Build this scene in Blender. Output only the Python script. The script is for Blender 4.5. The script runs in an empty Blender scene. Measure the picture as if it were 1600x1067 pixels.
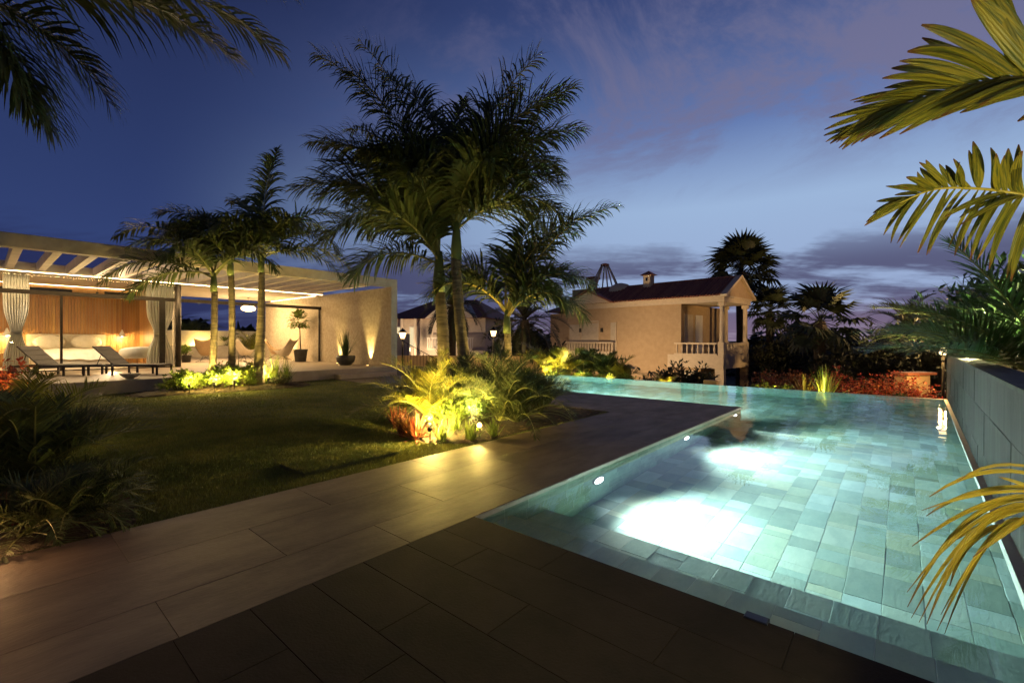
import bpy, bmesh, math, random
import numpy as np
from mathutils import Vector, Matrix, Quaternion
R = math.radians
rnd = random.Random(7)
SC = bpy.context.scene
COL = SC.collection

# ------------------------------------------------------------------ camera
F, CX, CY, CAMH = 711.1, 800.0, 533.5, 1.3
YAW = R(40.53)
PITCH = -math.atan(2.5 / F)          # slightly down
ROLL = R(0.21)
cam_d = bpy.data.cameras.new('camera')
cam_d.sensor_width = 36.0
cam_d.lens = F / 1600 * 36.0
cam_d.clip_start = 0.05
cam_d.clip_end = 6000
cam = bpy.data.objects.new('camera', cam_d)
COL.objects.link(cam)
CAMM = (Matrix.Translation((0, 0, CAMH)) @ Matrix.Rotation(YAW, 4, 'Z') @ Matrix.Rotation(R(90) + PITCH, 4, 'X')
        @ Matrix.Rotation(ROLL, 4, 'Z'))
cam.matrix_world = CAMM
SC.camera = cam
CAMP = Vector((0, 0, CAMH))
FWD = Vector((-math.sin(YAW), math.cos(YAW), 0))
RGT = Vector((math.cos(YAW), math.sin(YAW), 0))


def ray(x, y):
    """direction of a photo pixel (1600x1067), scaled to unit depth"""
    v = CAMM.to_3x3() @ Vector(((x - CX) / F, -(y - CY) / F, -1.0))
    return v


def G(x, y, z=0.0):
    """point at height z seen at a photo pixel"""
    v = ray(x, y)
    t = (z - CAMH) / v.z
    return CAMP + v * t


def at(x, y, d):
    """point at depth d seen at a photo pixel"""
    return CAMP + ray(x, y) * d


def base(x, d, z=0.0):
    """ground point in the direction of pixel column x at depth d"""
    p = CAMP + FWD * d + RGT * ((x - CX) / F * d)
    p.z = z
    return p


# ------------------------------------------------------------------ world: dusk sky
GLOW_DIR = (FWD + RGT * 0.62).normalized()
GLOW_AZ = math.atan2(GLOW_DIR.x, GLOW_DIR.y)
world = bpy.data.worlds.new('World')
SC.world = world
world.use_nodes = True
wt = world.node_tree
wt.nodes.clear()


def nd(t, typ, **kw):
    n = t.nodes.new(typ)
    for k, v in kw.items():
        setattr(n, k, v)
    return n


def mth(t, op, a, b=None, c=None, clamp=False):
    n = t.nodes.new('ShaderNodeMath')
    n.operation = op
    n.use_clamp = clamp
    for i, v in enumerate((a, b, c)):
        if v is None:
            continue
        if isinstance(v, (int, float)):
            n.inputs[i].default_value = v
        else:
            t.links.new(v, n.inputs[i])
    return n.outputs[0]


def mixc(t, fac, a, b, typ='MIX'):
    n = t.nodes.new('ShaderNodeMix')
    n.data_type = 'RGBA'
    n.blend_type = typ
    n.clamp_factor = True
    for i, v in ((0, fac), (6, a), (7, b)):
        if isinstance(v, (int, float)):
            n.inputs[i].default_value = v
        elif isinstance(v, tuple):
            n.inputs[i].default_value = (*v[:3], 1)
        else:
            t.links.new(v, n.inputs[i])
    return n.outputs[2]


def srgb(r, g, b):
    def f(c):
        c /= 255
        return c / 12.92 if c <= .04045 else ((c + .055) / 1.055) ** 2.4
    return (f(r), f(g), f(b))


def ramp(t, fac, stops, interp='LINEAR'):
    n = t.nodes.new('ShaderNodeValToRGB')
    n.color_ramp.interpolation = interp
    cr = n.color_ramp
    while len(cr.elements) < len(stops):
        cr.elements.new(0.5)
    for e, (p, c) in zip(cr.elements, stops):
        e.position = p
        e.color = (*c, 1) if len(c) == 3 else c
    t.links.new(fac, n.inputs[0])
    return n.outputs[0]


def smooth(t, v, lo, hi):
    n = t.nodes.new('ShaderNodeMapRange')
    n.interpolation_type = 'SMOOTHSTEP'
    n.inputs[1].default_value = lo
    n.inputs[2].default_value = hi
    t.links.new(v, n.inputs[0])
    return n.outputs[0]


tc = nd(wt, 'ShaderNodeTexCoord')
sep = nd(wt, 'ShaderNodeSeparateXYZ')
wt.links.new(tc.outputs['Generated'], sep.inputs[0])
DX, DY, DZ = sep.outputs
el = mth(wt, 'MAXIMUM', DZ, 0.0)
az = mth(wt, 'ADD', mth(wt, 'MULTIPLY', DX, GLOW_DIR.x), mth(wt, 'MULTIPLY', DY, GLOW_DIR.y))
glow = smooth(wt, az, 0.30, 1.0)
c_dark = ramp(wt, el, [(0.0, srgb(50, 58, 102)), (0.12, srgb(52, 68, 118)), (0.28, srgb(45, 60, 106)), (0.55, srgb(34, 44, 82)), (1, srgb(22, 30, 56))])
c_glow = ramp(wt, el, [(0.0, srgb(158, 150, 168)), (0.07, srgb(150, 168, 206)), (0.26, srgb(156, 182, 218)), (0.40, srgb(100, 124, 178)), (0.58, srgb(60, 78, 130)), (1, srgb(30, 38, 74))])
skyc = mixc(wt, glow, c_dark, c_glow)
# clouds on a plane overhead, so that they shrink towards the horizon
inv = mth(wt, 'DIVIDE', 1.0, mth(wt, 'ADD', el, 0.10))
cmb = nd(wt, 'ShaderNodeCombineXYZ')
u_ = mth(wt, 'ADD', mth(wt, 'MULTIPLY', DX, RGT.x), mth(wt, 'MULTIPLY', DY, RGT.y))
w_ = mth(wt, 'ADD', mth(wt, 'MULTIPLY', DX, FWD.x), mth(wt, 'MULTIPLY', DY, FWD.y))
wt.links.new(mth(wt, 'MULTIPLY', u_, inv), cmb.inputs[0])
wt.links.new(mth(wt, 'MULTIPLY', w_, inv), cmb.inputs[1])


def cloud(scale, sx, sy, off, detail=6, rough=.6, dist=.4):
    mp = nd(wt, 'ShaderNodeMapping')
    mp.inputs['Scale'].default_value = (sx, sy, 1)
    mp.inputs['Location'].default_value = off
    wt.links.new(cmb.outputs[0], mp.inputs[0])
    n = nd(wt, 'ShaderNodeTexNoise')
    n.inputs['Scale'].default_value = scale
    n.inputs['Detail'].default_value = detail
    n.inputs['Roughness'].default_value = rough
    n.inputs['Distortion'].default_value = dist
    wt.links.new(mp.outputs[0], n.inputs[0])
    return n.outputs[0]


n1 = cloud(0.55, 0.8, 1.0, (3.1, 1.7, 0))
n2 = cloud(1.5, 1.0, 0.75, (7.7, 4.2, 0), 10, .68, .5)
lowband = mth(wt, 'SUBTRACT', 1.0, smooth(wt, el, 0.13, 0.25))
# low cloud deck
k1 = mth(wt, 'ADD', n1, mth(wt, 'MULTIPLY', lowband, 0.22))
n3 = cloud(2.2, .45, 1.3, (1.2, 9.1, 0), 8, .62, .3)
k1 = mth(wt, 'ADD', k1, mth(wt, 'MULTIPLY', mth(wt, 'SUBTRACT', n3, .5), .45))
m1 = mth(wt, 'MULTIPLY', smooth(wt, k1, 0.58, 0.76), lowband)
cl_dark = mixc(wt, glow, srgb(38, 44, 84), srgb(80, 80, 114))
skyc = mixc(wt, mth(wt, 'MULTIPLY', m1, 0.92), skyc, cl_dark)
# high thin pinkish veils
m2 = mth(wt, 'MULTIPLY', smooth(wt, n2, 0.40, 0.57), smooth(wt, el, 0.25, 0.44))
cl_hi = mixc(wt, glow, srgb(44, 54, 98), srgb(116, 116, 150))
skyc = mixc(wt, mth(wt, 'MULTIPLY', m2, mth(wt, 'MULTIPLY', glow, 1.0)), skyc, cl_hi)
# warm rim on the horizon where the sun went down
hz = mth(wt, 'MULTIPLY', mth(wt, 'SUBTRACT', 1.0, smooth(wt, el, 0.01, 0.10)), smooth(wt, az, 0.75, 1.0))
skyc = mixc(wt, mth(wt, 'MULTIPLY', hz, 0.45), skyc, srgb(150, 120, 140))
nish = nd(wt, 'ShaderNodeTexSky', sky_type='NISHITA', sun_disc=False)
nish.sun_elevation = R(-4)
nish.sun_rotation = GLOW_AZ
skyc = mixc(wt, 0.02, skyc, nish.outputs[0], 'ADD')
bg = nd(wt, 'ShaderNodeBackground')
bg.inputs[1].default_value = 1.0
wt.links.new(skyc, bg.inputs[0])
wo = nd(wt, 'ShaderNodeOutputWorld')
wt.links.new(bg.outputs[0], wo.inputs[0])

# the sun is just below the horizon: only its faint afterglow is left
sun_d = bpy.data.lights.new('sun', 'SUN')
sun_d.energy = 0.001
sun_d.angle = R(20)
sun_d.color = (1.0, .8, .7)
sun = bpy.data.objects.new('sun', sun_d)
COL.objects.link(sun)
sun.rotation_euler = Vector((-GLOW_DIR.x, -GLOW_DIR.y, -0.12)).to_track_quat('-Z', 'Y').to_euler()

SC.view_settings.view_transform = 'Standard'
SC.view_settings.look = 'None'
SC.view_settings.exposure = 0.0
SC.view_settings.gamma = 1.0
SC.view_settings.use_curve_mapping = False
cy = SC.cycles
cy.use_denoising = True
try:
    cy.denoiser = 'OPENIMAGEDENOISE'
except Exception:
    pass
cy.max_bounces = 10
cy.diffuse_bounces = 3
cy.glossy_bounces = 4
cy.transmission_bounces = 8
cy.transparent_max_bounces = 16
cy.volume_bounces = 0
cy.sample_clamp_indirect = 60.0
cy.sample_clamp_direct = 0.0
cy.caustics_reflective = False
cy.caustics_refractive = True
cy.blur_glossy = 0.5
cy.use_light_tree = True

# ------------------------------------------------------------------ helpers


def tag(o, label=None, cat=None, group=None, kind=None):
    if label:
        o['label'] = label
    if cat:
        o['category'] = cat
    if group:
        o['group'] = group
    if kind:
        o['kind'] = kind
    return o


def empty(name, loc=(0, 0, 0), rz=0.0, label=None, cat=None, group=None, parent=None):
    o = bpy.data.objects.new(name, None)
    COL.objects.link(o)
    o.empty_display_size = 0.2
    o.location = loc
    o.rotation_euler = (0, 0, rz)
    o.parent = parent
    return tag(o, label, cat, group)


class MB:
    def __init__(s):
        s.v, s.f = [], []

    def add(s, vs, fs):
        n = len(s.v)
        s.v.extend([tuple(p) for p in vs])
        s.f.extend([tuple(i + n for i in f) for f in fs])
        return s

    def box(s, x0, x1, y0, y1, z0, z1, m=None):
        vs = [Vector(p) for p in ((x0, y0, z0), (x1, y0, z0), (x1, y1, z0), (x0, y1, z0), (x0, y0, z1), (x1, y0, z1), (x1, y1, z1), (x0, y1, z1))]
        if m is not None:
            vs = [m @ p for p in vs]
        return s.add(vs, [(0, 3, 2, 1), (4, 5, 6, 7), (0, 1, 5, 4), (1, 2, 6, 5), (2, 3, 7, 6), (3, 0, 4, 7)])

    def cbox(s, x0, x1, y0, y1, z0, z1, c=.006, m=None):
        """box with a chamfered top"""
        vs = [(x0, y0, z0), (x1, y0, z0), (x1, y1, z0), (x0, y1, z0), (x0, y0, z1 - c), (x1, y0, z1 - c), (x1, y1, z1 - c), (x0, y1, z1 - c),
              (x0 + c, y0 + c, z1), (x1 - c, y0 + c, z1), (x1 - c, y1 - c, z1), (x0 + c, y1 - c, z1)]
        vs = [Vector(p) for p in vs]
        if m is not None:
            vs = [m @ p for p in vs]
        return s.add(vs, [(0, 3, 2, 1), (0, 1, 5, 4), (1, 2, 6, 5), (2, 3, 7, 6), (3, 0, 4, 7), (4, 5, 9, 8), (5, 6, 10, 9), (6, 7, 11, 10), (7, 4, 8, 11), (8, 9, 10, 11)])

    def tube(s, pts, rad, n=8, cap=True):
        pts = [Vector(p) for p in pts]
        if isinstance(rad, (int, float)):
            rad = [rad] * len(pts)
        k = len(s.v)
        prev = None
        for i, p in enumerate(pts):
            a = pts[max(i - 1, 0)]
            b = pts[min(i + 1, len(pts) - 1)]
            t = (b - a).normalized() if (b - a).length > 1e-9 else Vector((0, 0, 1))
            if prev is None:
                u = t.orthogonal().normalized()
            else:
                u = prev - t * prev.dot(t)
                u = u.normalized() if u.length > 1e-6 else t.orthogonal().normalized()
            prev = u
            w = t.cross(u)
            for j in range(n):
                a_ = 2 * math.pi * j / n
                s.v.append(tuple(p + (u * math.cos(a_) + w * math.sin(a_)) * rad[i]))
        for i in range(len(pts) - 1):
            for j in range(n):
                a_, b_ = k + i * n + j, k + i * n + (j + 1) % n
                s.f.append((a_, b_, b_ + n, a_ + n))
        if cap:
            s.f.append(tuple(k + j for j in range(n))[::-1])
            s.f.append(tuple(k + (len(pts) - 1) * n + j for j in range(n)))
        return s

    def bar(s, a, b, w, h=None, up=(0, 0, 1)):
        a, b = Vector(a), Vector(b)
        h = h or w
        t = (b - a).normalized()
        up = Vector(up)
        if abs(t.dot(up)) > .98:
            up = Vector((1, 0, 0))
        r = t.cross(up).normalized()
        u = r.cross(t)
        vs = []
        for p in (a, b):
            for (i, j) in ((-1, -1), (1, -1), (1, 1), (-1, 1)):
                vs.append(p + r * i * w / 2 + u * j * h / 2)
        return s.add(vs, [(0, 1, 2, 3), (7, 6, 5, 4), (0, 4, 5, 1), (1, 5, 6, 2), (2, 6, 7, 3), (3, 7, 4, 0)])

    def lathe(s, prof, n=16, c=(0, 0, 0), sx=1, sy=1, cap=True):
        k = len(s.v)
        for r, z in prof:
            for j in range(n):
                a = 2 * math.pi * j / n
                s.v.append((c[0] + r * math.cos(a) * sx, c[1] + r * math.sin(a) * sy, c[2] + z))
        for i in range(len(prof) - 1):
            for j in range(n):
                a_, b_ = k + i * n + j, k + i * n + (j + 1) % n
                s.f.append((a_, b_, b_ + n, a_ + n))
        if cap:
            s.f.append(tuple(k + j for j in range(n))[::-1])
            s.f.append(tuple(k + (len(prof) - 1) * n + j for j in range(n)))
        return s

    def prism(s, poly, z0, z1):
        n = len(poly)
        vs = [(x, y, z0) for x, y in poly] + [(x, y, z1) for x, y in poly]
        return s.add(vs, [tuple(range(n))[::-1], tuple(range(n, 2 * n))] + [(i, (i + 1) % n, n + (i + 1) % n, n + i) for i in range(n)])

    def mesh(s, name, mat, smooth_=False):
        me = bpy.data.meshes.new(name)
        me.from_pydata(s.v, [], s.f)
        if mat is not None:
            me.materials.append(mat)
        if smooth_:
            me.polygons.foreach_set('use_smooth', [True] * len(me.polygons))
        me.update()
        return me

    def build(s, name, mat, parent=None, smooth_=False, **kw):
        return link(name, s.mesh(name, mat, smooth_), parent, **kw)


def link(name, me, parent=None, loc=None, rot=None, label=None, cat=None, group=None, kind=None):
    o = bpy.data.objects.new(name, me)
    COL.objects.link(o)
    o.parent = parent
    if loc is not None:
        o.location = loc
    if rot is not None:
        o.rotation_euler = rot
    return tag(o, label, cat, group, kind)


# ------------------------------------------------------------------ materials
MATS = {}


def pm(name, c1, c2=None, rough=.6, scale=4.0, bump=0.0, bscale=60.0, metallic=0.0, detail=5.0, island=0.0, objvar=0.0, spec=0.5,
       stretch=(1, 1, 1), translucent=0.0, rvar=0.0):
    m = bpy.data.materials.new(name)
    m.use_nodes = True
    t = m.node_tree
    b = t.nodes['Principled BSDF']
    out = t.nodes['Material Output']
    co = nd(t, 'ShaderNodeTexCoord')
    oi = nd(t, 'ShaderNodeObjectInfo')
    mp = nd(t, 'ShaderNodeMapping')
    mp.inputs['Scale'].default_value = stretch
    ofs = nd(t, 'ShaderNodeVectorMath', operation='SCALE')
    ofs.inputs[0].default_value = (37, 19, 11)
    t.links.new(oi.outputs['Random'], ofs.inputs['Scale'])
    addv = nd(t, 'ShaderNodeVectorMath', operation='ADD')
    t.links.new(co.outputs['Object'], addv.inputs[0])
    t.links.new(ofs.outputs[0], addv.inputs[1])
    t.links.new(addv.outputs[0], mp.inputs[0])
    nz = nd(t, 'ShaderNodeTexNoise')
    nz.inputs['Scale'].default_value = scale
    nz.inputs['Detail'].default_value = detail
    nz.inputs['Roughness'].default_value = .65
    t.links.new(mp.outputs[0], nz.inputs[0])
    c2 = c2 or tuple(c * .6 for c in c1)
    fac = smooth(t, nz.outputs[0], .3, .7)
    col = mixc(t, fac, c1, c2)
    if island or objvar:
        geo = nd(t, 'ShaderNodeNewGeometry')
        v = mth(t, 'MULTIPLY', mth(t, 'SUBTRACT', geo.outputs['Random Per Island'], .5), island * 2)
        v2 = mth(t, 'MULTIPLY', mth(t, 'SUBTRACT', oi.outputs['Random'], .5), objvar * 2)
        hsv = nd(t, 'ShaderNodeHueSaturation')
        t.links.new(mth(t, 'ADD', 1.0, mth(t, 'ADD', v, v2)), hsv.inputs['Value'])
        t.links.new(mth(t, 'ADD', .5, mth(t, 'MULTIPLY', mth(t, 'ADD', v, v2), .045)), hsv.inputs['Hue'])
        t.links.new(col, hsv.inputs['Color'])
        col = hsv.outputs[0]
    t.links.new(col, b.inputs['Base Color'])
    b.inputs['Roughness'].default_value = rough
    if rvar:
        t.links.new(mth(t, 'ADD', rough - rvar / 2, mth(t, 'MULTIPLY', nz.outputs[0], rvar)), b.inputs['Roughness'])
    b.inputs['Metallic'].default_value = metallic
    b.inputs['Specular IOR Level'].default_value = spec
    if bump:
        nb = nd(t, 'ShaderNodeTexNoise')
        nb.inputs['Scale'].default_value = bscale
        nb.inputs['Detail'].default_value = 4
        t.links.new(mp.outputs[0], nb.inputs[0])
        bp = nd(t, 'ShaderNodeBump')
        bp.inputs['Strength'].default_value = bump
        bp.inputs['Distance'].default_value = .02
        t.links.new(nb.outputs[0], bp.inputs['Height'])
        t.links.new(bp.outputs[0], b.inputs['Normal'])
    if translucent:
        tr = nd(t, 'ShaderNodeBsdfTranslucent')
        t.links.new(col, tr.inputs[0])
        mx = nd(t, 'ShaderNodeMixShader')
        mx.inputs[0].default_value = translucent
        t.links.new(b.outputs[0], mx.inputs[1])
        t.links.new(tr.outputs[0], mx.inputs[2])
        t.links.new(mx.outputs[0], out.inputs[0])
    MATS[name] = m
    return m


def em(name, col, strength):
    m = bpy.data.materials.new(name)
    m.use_nodes = True
    t = m.node_tree
    t.nodes.remove(t.nodes['Principled BSDF'])
    e = nd(t, 'ShaderNodeEmission')
    e.inputs[0].default_value = (*col, 1)
    e.inputs[1].default_value = strength
    t.links.new(e.outputs[0], t.nodes['Material Output'].inputs[0])
    return m


def tile_stone(name):
    """pool stone: every tile its own tint between green, blue grey and sand, with veins"""
    m = pm(name, (.44, .50, .455), (.34, .41, .38), rough=.55, scale=7, bump=.15, bscale=45, stretch=(1, .4, 1))
    t = m.node_tree
    b = t.nodes['Principled BSDF']
    old = b.inputs['Base Color'].links[0].from_socket
    geo = nd(t, 'ShaderNodeNewGeometry')
    oi = nd(t, 'ShaderNodeObjectInfo')
    r = mth(t, 'FRACT', mth(t, 'ADD', mth(t, 'MULTIPLY', geo.outputs['Random Per Island'], 1.0), mth(t, 'MULTIPLY', oi.outputs['Random'], 7.31)))
    tint = ramp(t, r, [(0, (.62, .70, .66)), (.18, (.95, 1.0, .95)), (.36, (.80, .86, .74)), (.52, (1.05, 1.15, 1.2)), (.68, (.74, .86, .84)), (.84, (.98, .96, .82)), (.95, (.60, .66, .64))], 'CONSTANT')
    t.links.new(mixc(t, 1.0, old, tint, 'MULTIPLY'), b.inputs['Base Color'])
    return m


M_slab = pm('path stone', (.155, .113, .08), (.085, .063, .046), rough=.62, scale=3.2, detail=9, bump=.2, bscale=70, objvar=.12, stretch=(1, .35, 1), rvar=.35, spec=.35)
M_dark_slab = pm('dark deck stone', (.028, .020, .015), (.018, .014, .011), rough=.85, scale=2.5, bump=.15, bscale=90, objvar=.10, rvar=.15, spec=.25)
M_joint = pm('joint mortar', (.045, .04, .035), rough=.9)
M_lawn = pm('turf', (.075, .090, .022), (.05, .064, .016), rough=.9, scale=3, bump=.6, bscale=200)
M_grass = pm('grass blades', (.20, .20, .045), (.085, .115, .024), rough=.6, scale=1.6, island=.35, translucent=.25)
M_soil = pm('soil', (.05, .035, .022), (.025, .018, .012), rough=.95, scale=12, bump=.8, bscale=60)
M_mulch = pm('bark mulch', (.10, .06, .035), (.05, .03, .018), rough=.9, scale=20, island=.4)
M_ground = pm('dry earth', (.06, .05, .035), (.035, .03, .022), rough=.95, scale=.5, bump=.5, bscale=8)
M_tile = tile_stone('green pool stone')
M_tile_wall = pm('green pool wall stone', (.24, .34, .29), (.17, .26, .22), rough=.55, scale=6, bump=.12, bscale=50, island=.2)
M_coping = pm('pale pool edge stone', (.45, .45, .41), (.36, .36, .33), rough=.5, scale=8)
M_grout = pm('pool grout', (.50, .56, .53), rough=.8)
M_wallstone = pm('grey slate cladding', (.075, .077, .074), (.026, .028, .027), rough=.75, scale=2.6, bump=.3, bscale=35, objvar=.15, stretch=(2.2, 2.2, .35))
M_conc = pm('board concrete', (.42, .37, .30), (.32, .28, .23), rough=.8, scale=2.5, bump=.25, bscale=45)
M_conc_white = pm('pale concrete', (.56, .51, .44), (.46, .42, .36), rough=.75, scale=3, bump=.1, bscale=40)
M_trav = pm('rough travertine', (.46, .39, .29), (.34, .28, .20), rough=.8, scale=9, bump=.5, bscale=70)
M_terr = pm('terrace stone', (.40, .33, .26), (.32, .265, .205), rough=.55, scale=3, bump=.1, bscale=60)
M_blackmetal = pm('black metal', (.018, .017, .016), rough=.4, metallic=.3)
M_bronze = pm('dark bronze', (.05, .042, .034), rough=.45, metallic=.5)
M_wood = pm('oak slat', (.42, .23, .09), (.30, .155, .055), rough=.5, scale=5, island=.18, stretch=(1, 1, .12))
M_white = pm('white paint', (.72, .70, .66), (.64, .62, .58), rough=.6, scale=3)
M_linen = pm('white linen', (.74, .70, .63), (.64, .60, .53), rough=.9, scale=6, bump=.3, bscale=25)
M_curtain = pm('curtain voile', (.72, .72, .70), (.62, .62, .60), rough=.85, scale=4, translucent=.35)
M_sling = pm('grey sling fabric', (.15, .14, .13), (.11, .105, .10), rough=.8, scale=30)
M_sling2 = pm('pale sling fabric', (.22, .21, .20), (.17, .165, .16), rough=.8, scale=30)
M_leather = pm('tan canvas', (.42, .30, .18), (.34, .24, .14), rough=.7, scale=8)
M_canvas = pm('cream canvas', (.60, .54, .45), (.5, .45, .38), rough=.8, scale=8)
M_pot = pm('dark ceramic', (.05, .05, .052), (.035, .035, .037), rough=.45, scale=8)
M_pot2 = pm('grey fibre pot', (.10, .10, .105), (.07, .07, .075), rough=.7, scale=8)
M_bowl = pm('pale stone bowl', (.42, .37, .29), rough=.6, scale=10)
M_stucco = pm('peach stucco', (.46, .335, .20), (.40, .285, .165), rough=.9, scale=2.5, bump=.35, bscale=30)
M_stucco_trim = pm('cream trim', (.60, .50, .36), (.52, .43, .31), rough=.8, scale=4)
M_stucco_white = pm('white stucco', (.58, .52, .44), (.50, .45, .38), rough=.85, scale=3)
M_roof = pm('clay roof tile', (.30, .11, .065), (.18, .065, .04), rough=.75, scale=5, island=.2)
M_darkglass = pm('dark window glass', (.02, .022, .026), rough=.08, spec=.8)
M_shutter = pm('pale roller shutter', (.50, .43, .32), (.42, .36, .27), rough=.6, scale=3)
M_trunk = pm('palm trunk bark', (.20, .16, .10), (.075, .06, .04), rough=.85, scale=4, bump=.7, bscale=18, stretch=(.6, .6, 4))
M_shaft = pm('green crownshaft', (.15, .19, .055), (.10, .14, .04), rough=.55, scale=4, stretch=(1, 1, .4))
M_darktrunk = pm('dark trunk', (.06, .045, .032), (.035, .027, .02), rough=.9, scale=5, bump=.6, bscale=15)
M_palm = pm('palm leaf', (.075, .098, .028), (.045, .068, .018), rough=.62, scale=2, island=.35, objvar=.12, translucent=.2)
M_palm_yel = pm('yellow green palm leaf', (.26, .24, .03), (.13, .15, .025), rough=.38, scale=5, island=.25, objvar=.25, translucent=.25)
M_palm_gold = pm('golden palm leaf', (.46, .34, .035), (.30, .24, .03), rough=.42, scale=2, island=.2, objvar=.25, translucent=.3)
M_palm_dark = pm('dark palm leaf', (.030, .040, .016), (.018, .026, .010), rough=.6, scale=2, island=.3)
M_rachis = pm('palm stalk', (.19, .20, .06), (.13, .14, .04), rough=.5, scale=4)
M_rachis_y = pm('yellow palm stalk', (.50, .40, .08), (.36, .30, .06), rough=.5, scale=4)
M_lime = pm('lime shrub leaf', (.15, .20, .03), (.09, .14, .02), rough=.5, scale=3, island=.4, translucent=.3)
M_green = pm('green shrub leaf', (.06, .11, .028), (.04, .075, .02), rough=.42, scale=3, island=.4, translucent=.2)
M_deepgreen = pm('glossy green leaf', (.045, .10, .028), (.028, .065, .02), rough=.35, scale=3, island=.4, translucent=.15)
M_darkleaf = pm('dark tree leaf', (.024, .030, .014), (.015, .020, .010), rough=.7, scale=3, island=.4)
M_red = pm('red leaf', (.34, .055, .035), (.22, .045, .02), rough=.5, scale=3, island=.4, translucent=.25)
M_bract = pm('bougainvillea bract', (.34, .04, .03), (.12, .05, .02), rough=.6, scale=9, island=.5, translucent=.25)
M_copper = pm('copper leaf', (.20, .06, .03), (.11, .04, .02), rough=.5, scale=3, island=.4, translucent=.2)
M_stem = pm('brown stem', (.10, .07, .04), (.06, .045, .03), rough=.9)
M_steel = pm('brushed steel', (.45, .45, .44), rough=.3, metallic=.9)
M_dish = pm('grey dish', (.40, .36, .30), rough=.6)
M_warm = em('warm lamp glow', (1.0, .62, .20), 12)
M_warm_hot = em('bright pendant glow', (1.0, .66, .28), 60)
M_shade = em('lit lamp shade', (1.0, .72, .36), 5.0)
M_led = em('warm led strip', (1.0, .70, .36), 16)
M_cool = em('cool pool lamp glow', (.86, .95, 1.0), 10)
M_window_lit = em('lit window', (1.0, .80, .45), 0.9)


def glass_mat(name):
    m = bpy.data.materials.new(name)
    m.use_nodes = True
    t = m.node_tree
    t.nodes.remove(t.nodes['Principled BSDF'])
    tr = nd(t, 'ShaderNodeBsdfTransparent')
    tr.inputs[0].default_value = (.93, .95, .94, 1)
    gl = nd(t, 'ShaderNodeBsdfGlossy')
    gl.inputs['Roughness'].default_value = .01
    fr = nd(t, 'ShaderNodeFresnel')
    fr.inputs[0].default_value = 1.35
    mx = nd(t, 'ShaderNodeMixShader')
    t.links.new(fr.outputs[0], mx.inputs[0])
    t.links.new(tr.outputs[0], mx.inputs[1])
    t.links.new(gl.outputs[0], mx.inputs[2])
    t.links.new(mx.outputs[0], t.nodes['Material Output'].inputs[0])
    return m


M_glass = glass_mat('window glass')


def water_mat():
    m = bpy.data.materials.new('pool water')
    m.use_nodes = True
    t = m.node_tree
    t.nodes.remove(t.nodes['Principled BSDF'])
    g = nd(t, 'ShaderNodeBsdfGlass')
    g.inputs['IOR'].default_value = 1.33
    g.inputs['Roughness'].default_value = 0.0
    co = nd(t, 'ShaderNodeTexCoord')
    nz = nd(t, 'ShaderNodeTexNoise')
    nz.inputs['Scale'].default_value = 2.6
    nz.inputs['Detail'].default_value = 3
    nz.inputs['Distortion'].default_value = .6
    t.links.new(co.outputs['Object'], nz.inputs[0])
    # calm at the near end, livelier at the far end where the jets run
    sp = nd(t, 'ShaderNodeSeparateXYZ')
    t.links.new(co.outputs['Object'], sp.inputs[0])
    far = smooth(t, sp.outputs[1], 6.5, 11.0)
    bp = nd(t, 'ShaderNodeBump')
    bp.inputs['Distance'].default_value = .02
    t.links.new(mth(t, 'ADD', .07, mth(t, 'MULTIPLY', far, .36)), bp.inputs['Strength'])
    t.links.new(nz.outputs[0], bp.inputs['Height'])
    t.links.new(bp.outputs[0], g.inputs['Normal'])
    va = nd(t, 'ShaderNodeVolumeAbsorption')
    va.inputs['Color'].default_value = (.30, .86, .82, 1)
    va.inputs['Density'].default_value = .13
    o = t.nodes['Material Output']
    t.links.new(g.outputs[0], o.inputs[0])
    t.links.new(va.outputs[0], o.inputs[1])
    return m


M_water = water_mat()

# lamps -------------------------------------------------------------


POWER = {'spot_lamp': 4.3, 'spill_lamp': 5.0, 'pool_lamp': 5.6, 'down_lamp': 3.0, 'pendant_bulb': 2.5, 'wash_lamp': 13.0, 'street_bulb': 3.0, 'lantern_lamp': 3.0, 'bollard_bulb': 4.0}


def lamp(kind, name, loc, energy, color, parent=None, target=None, size=60, blend=.5, radius=.03):
    d = bpy.data.lights.new(name, kind)
    d.energy = energy * POWER.get(name, 3.0)
    d.color = color
    d.shadow_soft_size = radius
    if kind == 'SPOT':
        d.spot_size = R(size)
        d.spot_blend = blend
    o = bpy.data.objects.new(name, d)
    COL.objects.link(o)
    o.location = loc
    if target is not None:
        o.rotation_euler = (Vector(target) - Vector(loc)).to_track_quat('-Z', 'Y').to_euler()
    if parent is not None:
        o.parent = parent
        o.matrix_parent_inverse = Matrix.Translation(-Vector(parent.location))
    return o


WARM = (1.0, .66, .20)
YELLOW = (1.0, .70, .17)


def garden_spot(p, target, energy, label, color=YELLOW, size=125, h=.16, spill=.12):
    """spike spotlight: spike, tilted can, glowing lens and its lamp"""
    p = Vector(p)
    t = empty('garden_spotlight', p, 0, label, 'spotlight', 'spotlights in the planting')
    MB().tube([(0, 0, -.05), (0, 0, h * .6)], .008, 6).build('spike', M_blackmetal, t)
    d = (Vector(target) - p).normalized()
    c = Vector((0, 0, h))
    MB().tube([c - d * .07, c - d * .05, c + d * .04], [.025, .035, .038], 10).build('housing', M_blackmetal, t)
    MB().tube([c + d * .041, c + d * .046], .033, 10).build('lens', M_warm, t)
    lamp('SPOT', 'spot_lamp', p + c + d * .07, energy, color, t, target, size, .6, .03)
    if spill:
        lamp('POINT', 'spill_lamp', p + c + d * .09 + Vector((0, 0, .02)), energy * spill, color, t, None, radius=.05)
    return t


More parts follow.
